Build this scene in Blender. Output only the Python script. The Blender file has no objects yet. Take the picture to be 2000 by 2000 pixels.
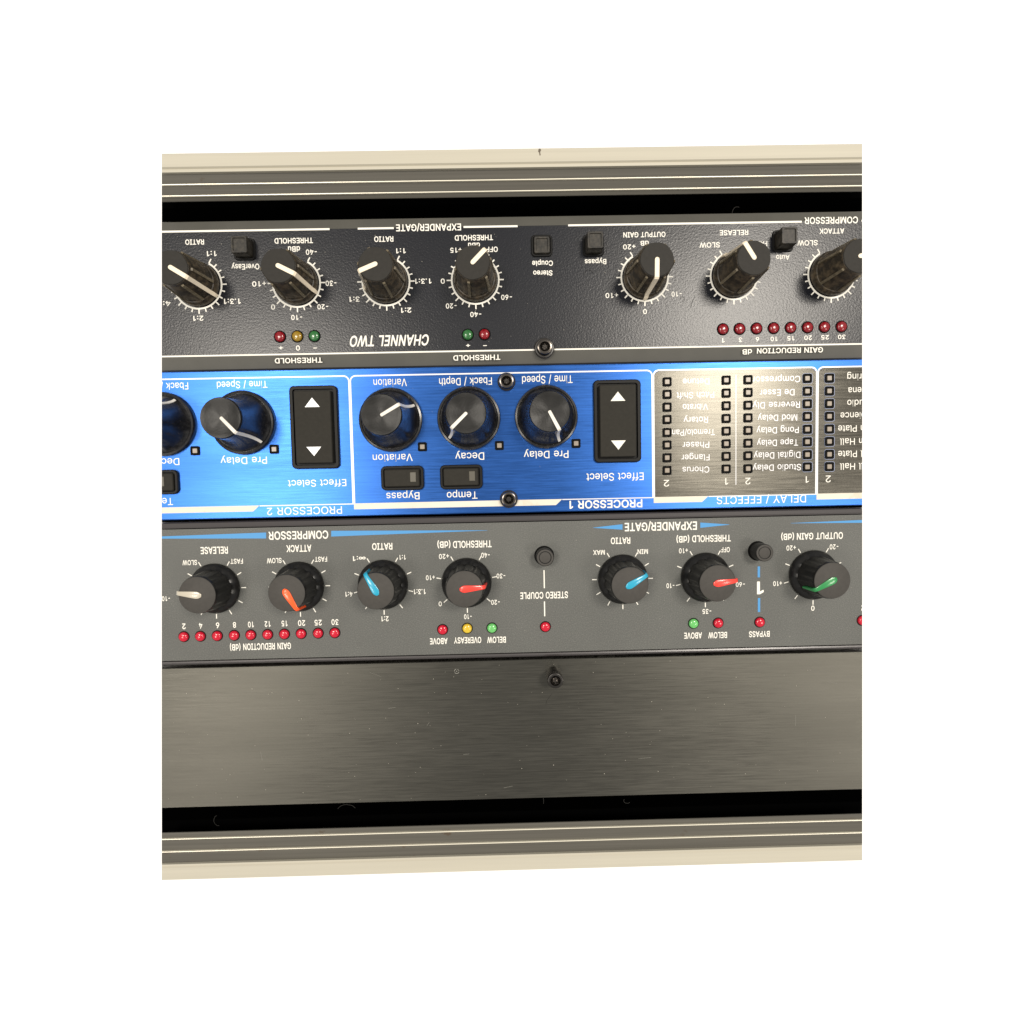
import bpy, bmesh, math, random
from mathutils import Vector, Matrix, Euler
from mathutils.geometry import tessellate_polygon
random.seed(7)
SC = bpy.context.scene
COL = SC.collection
MM = 0.001

# ------------------------------------------------------------------ camera
CAM_ROT = (-0.05525650, -0.01290458, -0.02063138)
CAM_POS = Vector((0.0, 10.67307 * MM, 181.023 * MM))
FOCAL = 1168.968                                   # in photo pixels, 2000 wide
cam_data = bpy.data.cameras.new('camera')
cam_data.sensor_width = 36.0
cam_data.lens = 36.0 * FOCAL / 2000.0
cam_data.clip_start = 0.005
cam_data.clip_end = 20.0
cam = bpy.data.objects.new('camera', cam_data)
cam.location = CAM_POS
cam.rotation_euler = CAM_ROT
COL.objects.link(cam)
SC.camera = cam

# ------------------------------------------------------------------ light
world = bpy.data.worlds.new('World'); SC.world = world; world.use_nodes = True
wb = world.node_tree.nodes['Background']
wb.inputs[0].default_value = (1.0, 0.975, 0.935, 1)
wb.inputs[1].default_value = 0.54

def lamp(name, pos, size, watts, color):
    d = bpy.data.lights.new(name, 'AREA'); d.shape = 'RECTANGLE'
    d.size = size[0]; d.size_y = size[1]; d.energy = watts; d.color = color
    o = bpy.data.objects.new(name, d); o.location = pos
    o.rotation_euler = (Vector(pos) - Vector((0, 0, 0))).to_track_quat('Z', 'Y').to_euler()
    COL.objects.link(o); return o
lamp('ceiling_lamp', (-0.56, 0.22, 1.35), (0.26, 0.34), 10.0, (1.0, 0.93, 0.83))
lamp('ceiling_lamp', (0.58, 0.40, 1.35), (0.26, 0.34), 14.0, (1.0, 0.93, 0.83))
lamp('ceiling_lamp', (-0.80, -0.42, 1.35), (0.26, 0.34), 4.5, (1.0, 0.93, 0.83))
lamp('ceiling_lamp', (0.98, -0.45, 1.35), (0.26, 0.34), 5.5, (1.0, 0.93, 0.83))

SC.view_settings.view_transform = 'Standard'
SC.view_settings.look = 'None'
SC.view_settings.exposure = 0.0
SC.view_settings.gamma = 1.0
SC.cycles.use_adaptive_sampling = False
SC.cycles.max_bounces = 6
SC.cycles.use_denoising = True

# ------------------------------------------------------------------ measuring helpers
RM = Euler(CAM_ROT, 'XYZ').to_matrix()
def ray(px, py):
    return RM @ Vector(((px - 1000) / FOCAL, -(py - 1000) / FOCAL, -1.0))
def P(px, py, z=0.0):
    """point of the plane at height z (mm) seen at a photo pixel; answer in mm"""
    d = ray(px, py); t = (z * MM - CAM_POS.z) / d.z
    p = CAM_POS + d * t
    return p.x / MM, p.y / MM
TX = {'1': 300, '2': 660, '3': 1000, '4': 1300}
TY = {'A': 270, 'B': 630, 'C': 980}
def T(tile, x, y, z=0.0):
    return P(TX[tile[1]] + x / 4.83, TY[tile[0]] + y / 4.83, z)

# ------------------------------------------------------------------ materials
def mat(name, base=(.5, .5, .5), rough=.5, metal=0., spec=.5, coat=0., aniso=0.):
    m = bpy.data.materials.new(name); m.use_nodes = True
    b = m.node_tree.nodes['Principled BSDF']
    b.inputs['Base Color'].default_value = (*base, 1)
    b.inputs['Roughness'].default_value = rough
    b.inputs['Metallic'].default_value = metal
    b.inputs['Specular IOR Level'].default_value = spec
    b.inputs['Coat Weight'].default_value = coat
    b.inputs['Coat Roughness'].default_value = .12
    if aniso:
        b.inputs['Anisotropic'].default_value = aniso
        c = m.node_tree.nodes.new('ShaderNodeCombineXYZ'); c.inputs[1].default_value = 1.0
        m.node_tree.links.new(c.outputs[0], b.inputs['Tangent'])
    return m
def N(m, t): return m.node_tree.nodes.new(t)
def L(m, a, b): m.node_tree.links.new(a, b)
def BS(m): return m.node_tree.nodes['Principled BSDF']
def noise(m, scale, detail=3., rough=.55, vec=(1, 1, 1), src='pos', dist=0.):
    if src == 'pos':
        g = N(m, 'ShaderNodeNewGeometry').outputs['Position']
    else:
        g = N(m, 'ShaderNodeTexCoord').outputs['Object']
    mp = N(m, 'ShaderNodeVectorMath'); mp.operation = 'MULTIPLY'
    mp.inputs[1].default_value = (scale * vec[0], scale * vec[1], scale * vec[2])
    L(m, g, mp.inputs[0])
    n = N(m, 'ShaderNodeTexNoise'); n.inputs['Scale'].default_value = 1.0
    n.inputs['Detail'].default_value = detail; n.inputs['Roughness'].default_value = rough
    n.inputs['Distortion'].default_value = dist
    L(m, mp.outputs[0], n.inputs['Vector'])
    return n.outputs['Fac']
def ramp(m, fac, stops):
    r = N(m, 'ShaderNodeValToRGB'); L(m, fac, r.inputs[0])
    els = r.color_ramp.elements
    while len(els) < len(stops): els.new(.5)
    for e, (p, c) in zip(els, stops):
        e.position = p; e.color = (*c, 1) if len(c) == 3 else c
    return r.outputs[0]
def g3(v): return (v, v, v)
def mix(m, fac, a, b):
    x = N(m, 'ShaderNodeMix'); x.data_type = 'RGBA'
    for s, v in ((x.inputs[0], fac), (x.inputs[6], a), (x.inputs[7], b)):
        if isinstance(v, (int, float)): s.default_value = v
        elif isinstance(v, tuple): s.default_value = (*v, 1)
        else: L(m, v, s)
    return x.outputs[2]
def bump(m, h, strength, dist):
    b = N(m, 'ShaderNodeBump'); b.inputs['Strength'].default_value = strength
    b.inputs['Distance'].default_value = dist; L(m, h, b.inputs['Height'])
    L(m, b.outputs[0], BS(m).inputs['Normal'])
def to_rough(m, fac, lo, hi):
    r = N(m, 'ShaderNodeMapRange'); L(m, fac, r.inputs[0])
    r.inputs[1].default_value = .3; r.inputs[2].default_value = .7
    r.inputs[3].default_value = lo; r.inputs[4].default_value = hi
    L(m, r.outputs[0], BS(m).inputs['Roughness'])

def brushed(name, base, rough, metal, aniso, contrast=.25, spec=.5, bmp=.25):
    m = mat(name, base, rough, metal, spec, aniso=aniso)
    st = noise(m, 1, 4., .7, (85, 2100, 200))
    st2 = noise(m, 1, 2., .5, (35, 5200, 200))
    wide = noise(m, 1, 2., .5, (14, 90, 90))
    lo = tuple(c * (1 - contrast) for c in base); hi = tuple(min(1, c * (1 + contrast)) for c in base)
    c = ramp(m, st, [(.32, lo), (.68, hi)])
    c = mix(m, .35, c, ramp(m, st2, [(.3, lo), (.7, hi)]))
    c = mix(m, .25, c, ramp(m, wide, [(.35, lo), (.65, hi)]))
    L(m, c, BS(m).inputs['Base Color'])
    to_rough(m, st, rough * .85, rough * 1.2)
    bump(m, st, bmp, .00004)
    return m

M = {}
# textured powder coat of the first compressor
m = M['powder'] = mat('textured_black_powder_coat', (.0042, .005, .0085), .28, spec=.38)
h = noise(m, 1800, 2.5, .5, dist=.3)
bump(m, h, .36, .0001)
M['bezel_paint'] = m = mat('sheen_toned_paint', (.075, .072, .064), .5, spec=.5)  # lighter than the faceplate: reflected ceiling light put into the colour
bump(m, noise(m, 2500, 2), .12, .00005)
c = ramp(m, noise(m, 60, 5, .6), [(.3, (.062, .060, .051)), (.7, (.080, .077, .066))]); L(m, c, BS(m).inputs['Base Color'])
# grey speckled paint
m = M['grey_paint'] = mat('speckled_grey_paint', (.1, .095, .08), .55)
f = noise(m, 3800, 2., .6)
c = ramp(m, f, [(.3, (.056, .058, .053)), (.55, (.085, .087, .080)), (.74, (.155, .153, .138))])
big = ramp(m, noise(m, 28, 3), [(.3, g3(.86)), (.7, g3(1.08))])
mm_ = N(m, 'ShaderNodeMix'); mm_.data_type = 'RGBA'; mm_.blend_type = 'MULTIPLY'; mm_.inputs[0].default_value = 1
L(m, c, mm_.inputs[6]); L(m, big, mm_.inputs[7]); L(m, mm_.outputs[2], BS(m).inputs['Base Color'])
bump(m, f, .25, .00006)
M['blue'] = brushed('blue_anodised_brushed_aluminium', (.042, .145, .49), .38, 1., .8, .34, bmp=.2)
M['dark_brushed'] = brushed('black_printed_brushed_aluminium', (.074, .070, .060), .24, 1., .8, .40, bmp=.2)
M['blank'] = brushed('black_anodised_brushed_aluminium', (.088, .085, .074), .40, 1., .75, .20, bmp=.12)
M['print'] = mat('cream_white_ink', (.74, .72, .65), .5)
M['print_silver'] = mat('pale_silver_ink', (.62, .62, .63), .4, .2)
M['print_pale_blue'] = mat('pale_blue_ink', (.30, .36, .55), .5)
M['print_blue'] = mat('sky_blue_ink', (.045, .24, .52), .5)
m = M['bar'] = mat('ivory_ink', (.62, .58, .49), .5)
L(m, ramp(m, noise(m, 60, 5, .7), [(.3, (.50, .43, .31)), (.42, (.60, .56, .47)), (.7, (.64, .61, .53))]), BS(m).inputs['Base Color'])
# knobs
def dusty(name, base, dust, lo, hi, rough, scale=900, spec=.3):
    m = mat(name, base, rough, spec=spec)
    f = noise(m, scale, 6., .7, src='obj')
    L(m, ramp(m, f, [(lo, base), (hi, dust)]), BS(m).inputs['Base Color'])
    bump(m, noise(m, 2600, 2, src='obj'), .12, .00006)
    return m
M['knob_dusty'] = dusty('dusty_black_plastic', (.022, .018, .013), (.12, .09, .055), .44, .74, .42, 420)
M['rib'] = dusty('worn_rib_plastic', (.085, .07, .045), (.20, .165, .11), .35, .7, .4, 700)
M['cap'] = dusty('matte_dark_grey_plastic', (.018, .0165, .014), (.024, .022, .019), .3, .7, .6, spec=.2)
M['cap_lit'] = dusty('lamp_lit_black_plastic', (.048, .045, .041), (.058, .054, .049), .3, .7, .6, spec=.2)  # same plastic as the knob body, lamp light on the top painted in
M['knob'] = dusty('satin_black_plastic', (.007, .007, .007), (.022, .020, .017), .5, .85, .30)
m = M['knob_cap_textured'] = mat('pebbled_black_plastic', (.006, .0057, .005), .38, spec=.3)
bump(m, noise(m, 1700, 2, src='obj'), .3, .0001)
m = M['knob_skirt'] = mat('semi_gloss_black_plastic', (.008, .008, .009), .24)
L(m, ramp(m, noise(m, 1100, 6, .75, src='obj'), [(.5, (.006, .006, .007)), (.78, (.035, .032, .03))]), BS(m).inputs['Base Color'])
M['ivory'] = mat('aged_ivory_plastic', (.80, .70, .54), .45)
M['white_pointer'] = mat('white_plastic', (.66, .63, .57), .4)
for nm, c in (('red', (.80, .045, .03)), ('blue', (.01, .30, .46)), ('green', (.02, .22, .06)), ('orange', (.95, .10, .015)), ('grey', (.46, .42, .34))):
    M['pt_' + nm] = mat(nm + '_pointer_plastic', c, .28, coat=.3)
M['black'] = mat('deep_black', (.001, .001, .001), 1., spec=.0)
M['hole'] = mat('hole_black', (.003, .003, .003), .7, spec=.1)
M['black_plastic'] = mat('black_moulded_plastic', (.004, .0038, .0035), .45, spec=.18)
M['gloss_strip'] = m = mat('glossy_black_extrusion', (.045, .040, .040), .26, spec=.7)
bump(m, noise(m, 1, 3, .6, (40, 1500, 200)), .1, .00003)
M['key'] = dusty('soft_touch_grey_plastic', (.017, .0155, .012), (.023, .021, .0165), .3, .7, .6, spec=.15)
M['button_dusty'] = dusty('dusty_button_plastic', (.012, .011, .009), (.06, .052, .04), .42, .8, .45, 800)
M['lens_off'] = mat('smoked_lens', (.26, .22, .175), .3)
M['window_off'] = mat('smoked_window', (.075, .068, .05), .35)
def led_mat(nm, c, e):
    m = mat(nm + '_led_plastic', c, .2, spec=.5, coat=.25)
    b = BS(m); b.inputs['Subsurface Weight'].default_value = .35
    b.inputs['Subsurface Radius'].default_value = (.002, .001, .001); b.inputs['Subsurface Scale'].default_value = .4
    return m
M['led_red'] = led_mat('deep_red', (.20, .003, .008), 0)
M['led_red_bright'] = led_mat('bright_red', (.50, .004, .025), 0)
M['led_green'] = led_mat('green', (.025, .13, .035), 0)
M['led_green_bright'] = led_mat('pale_green', (.13, .46, .13), 0)
M['led_amber'] = led_mat('amber', (.26, .16, .012), 0)
M['led_amber_bright'] = led_mat('yellow', (.60, .42, .03), 0)
M['screw'] = mat('black_oxide_steel', (.10, .09, .08), .2, .95)
M['screw_dark'] = mat('blackened_steel', (.022, .020, .018), .3, .5)
M['washer'] = mat('black_nylon_washer', (.022, .019, .016), .35)
# the case
def metal_line(name, base, rough, metal, con, vec):
    m = mat(name, base, rough, metal)
    n = noise(m, 1, 5., .65, vec)
    c = ramp(m, n, [(.3, tuple(x * (1 - con) for x in base)), (.7, tuple(min(1, x * (1 + con)) for x in base))])
    L(m, c, BS(m).inputs['Base Color']); bump(m, n, .1, .00005)
    BS(m).inputs['Specular IOR Level'].default_value = .2
    return m, c
M['rim'], _ = metal_line('pale_anodised_aluminium', (.43, .405, .335), .5, .05, .05, (8, 500, 300))
M['extrusion'], _c = metal_line('shade_toned_aluminium', (.084, .079, .067), .5, .0, .18, (12, 1300, 1300))  # darker than the rim: shade of the inward-facing bands put into the colour
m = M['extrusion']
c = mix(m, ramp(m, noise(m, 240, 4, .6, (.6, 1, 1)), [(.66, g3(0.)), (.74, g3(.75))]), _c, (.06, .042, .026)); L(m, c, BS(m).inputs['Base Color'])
M['edge'] = mat('highlight_aluminium', (.72, .68, .56), .35, .2)  # painted highlight for the ridge lines
M['stain'] = mat('dark_stain', (.09, .07, .045), .6)
M['white_sheet'] = mat('white_backdrop_paper', (.93, .935, .95), .9, spec=.1)
M['dust'] = mat('pale_dust', (.55, .52, .44), .8)
M['scratch'] = mat('fine_scratch', (.20, .195, .17), .5)
M['fibre'] = mat('grey_fibre', (.03, .028, .025), .8)

# ------------------------------------------------------------------ mesh helpers (input in mm)
def make(name, bm, material, parent=None, loc=(0, 0, 0), rotz=0., smooth=None):
    me = bpy.data.meshes.new(name)
    bmesh.ops.scale(bm, vec=(MM, MM, MM), verts=bm.verts)
    bmesh.ops.recalc_face_normals(bm, faces=bm.faces)
    bm.to_mesh(me); bm.free()
    me.materials.append(material)
    if smooth:
        for p in me.polygons: p.use_smooth = True
        try: me.set_sharp_from_angle(angle=math.radians(smooth))
        except Exception: pass
    o = bpy.data.objects.new(name, me); COL.objects.link(o)
    o.location = Vector(loc) * MM; o.rotation_euler = (0, 0, rotz)
    if parent: o.parent = parent
    return o
def thing(name, label, cat, loc=(0, 0, 0), group=None):
    o = bpy.data.objects.new(name, None); COL.objects.link(o); o.location = Vector(loc) * MM
    o.empty_display_size = .02
    o['label'] = label; o['category'] = cat
    if group: o['group'] = group
    return o
def copy_tree(src, parent, loc, rotz=0.):
    c = src.copy(); COL.objects.link(c); c.parent = parent
    c.location = Vector(loc) * MM; c.rotation_euler = (0, 0, rotz)
    for ch in list(src.children):
        d = ch.copy(); COL.objects.link(d); d.parent = c
    return c

def extrude(profile, x0, x1, bm=None):
    """closed (y,z) outline swept along x"""
    bm = bm or bmesh.new()
    a = [bm.verts.new((x0, y, z)) for y, z in profile]; b = [bm.verts.new((x1, y, z)) for y, z in profile]
    n = len(profile)
    for i in range(n):
        j = (i + 1) % n; bm.faces.new((a[i], a[j], b[j], b[i]))
    bm.faces.new(a); bm.faces.new(list(reversed(b)))
    return bm
def lathe(profile, seg=48, rfun=None, bm=None, c=(0, 0), zfun=None):
    """(r,z) from outside bottom to the axis"""
    bm = bm or bmesh.new(); rings = []
    for k, (r, z) in enumerate(profile):
        if r < 1e-6:
            rings.append([bm.verts.new((c[0], c[1], z))]); continue
        ring = []
        for i in range(seg):
            a = 2 * math.pi * i / seg
            rr = r * (rfun(a, z) if rfun else 1)
            ring.append(bm.verts.new((c[0] + rr * math.cos(a), c[1] + rr * math.sin(a), z + (zfun(a, r) if zfun else 0))))
        rings.append(ring)
    for a, b in zip(rings, rings[1:]):
        for i in range(seg):
            j = (i + 1) % seg
            if len(b) == 1: bm.faces.new((a[i], a[j], b[0]))
            elif len(a) == 1: bm.faces.new((a[0], b[j], b[i]))
            else: bm.faces.new((a[i], a[j], b[j], b[i]))
    return bm
def rrect(w, h, r, n=5):
    pts = []
    for cx, cy, a0 in ((w/2-r, h/2-r, 0), (-w/2+r, h/2-r, 90), (-w/2+r, -h/2+r, 180), (w/2-r, -h/2+r, 270)):
        for i in range(n + 1):
            a = math.radians(a0 + 90 * i / n); pts.append((cx + r * math.cos(a), cy + r * math.sin(a)))
    return pts
def circle(r, n=32): return [(r * math.cos(2*math.pi*i/n), r * math.sin(2*math.pi*i/n)) for i in range(n)]
def scale_pts(pts, d):
    out = []
    n = len(pts)
    for i in range(n):
        x0, y0 = pts[i-1]; x1, y1 = pts[i]; x2, y2 = pts[(i+1) % n]
        t = Vector((x2 - x0, y2 - y0)); t.normalize() if t.length > 0 else None
        out.append((x1 - t.y * d, y1 + t.x * d))
    return out
def prism(pts, levels, bm=None, c=(0, 0), close_top=True):
    """stack of inset outlines: levels = [(inset, z), ...]; capped at both ends"""
    bm = bm or bmesh.new(); rings = []
    for d, z in levels:
        q = d if isinstance(d, list) else (scale_pts(pts, d) if d else pts)
        rings.append([bm.verts.new((c[0] + x, c[1] + y, z)) for x, y in q])
    n = len(pts)
    for a, b in zip(rings, rings[1:]):
        for i in range(n):
            j = (i + 1) % n; bm.faces.new((a[i], a[j], b[j], b[i]))
    bm.faces.new(list(reversed(rings[0])))
    if close_top: bm.faces.new(rings[-1])
    return bm
def sweep(path, th, rot=0.):
    """bar along (r, z, width) in the r-z plane, thickness th outwards of the path"""
    bm = bmesh.new(); secs = []
    for k, (r, z, w) in enumerate(path):
        r0, z0 = path[max(0, k-1)][:2]; r1, z1 = path[min(len(path)-1, k+1)][:2]
        t = Vector((r1 - r0, z1 - z0)).normalized(); nrm = Vector((-t.y, t.x))
        o = Vector((r, z)) + nrm * th; b = Vector((r, z)) - nrm * .25
        s = w * .5
        secs.append([bm.verts.new((b.x, s, b.y)), bm.verts.new((o.x - 0, s * .98, o.y - th * .25)), bm.verts.new((o.x, s * .72, o.y)),
                     bm.verts.new((o.x, -s * .72, o.y)), bm.verts.new((o.x, -s * .98, o.y - th * .25)), bm.verts.new((b.x, -s, b.y))])
    for a, b in zip(secs, secs[1:]):
        for i in range(6):
            j = (i + 1) % 6; bm.faces.new((a[i], a[j], b[j], b[i]))
    bm.faces.new(secs[0]); bm.faces.new(list(reversed(secs[-1])))
    return bm
def flat(polys, z, bm=None):
    bm = bm or bmesh.new()
    for p in polys:
        f = bm.faces.new([bm.verts.new((x, y, z)) for x, y in p])
    return bm
def strip(p, q, w):
    (x0, y0), (x1, y1) = p, q
    d = Vector((x1 - x0, y1 - y0)).normalized() * (w / 2)
    return [(x0 - d.y, y0 + d.x), (x0 + d.y, y0 - d.x), (x1 + d.y, y1 - d.x), (x1 - d.y, y1 + d.x)]
def arc_poly(c, r0, r1, a0, a1, n=48):
    out = []
    for i in range(n):
        a, b = (math.radians(a0 + (a1 - a0) * k / n) for k in (i, i + 1))
        out.append([(c[0] + r0*math.cos(a), c[1] - r0*math.sin(a)), (c[0] + r1*math.cos(a), c[1] - r1*math.sin(a)),
                    (c[0] + r1*math.cos(b), c[1] - r1*math.sin(b)), (c[0] + r0*math.cos(b), c[1] - r0*math.sin(b))])
    return out

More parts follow.
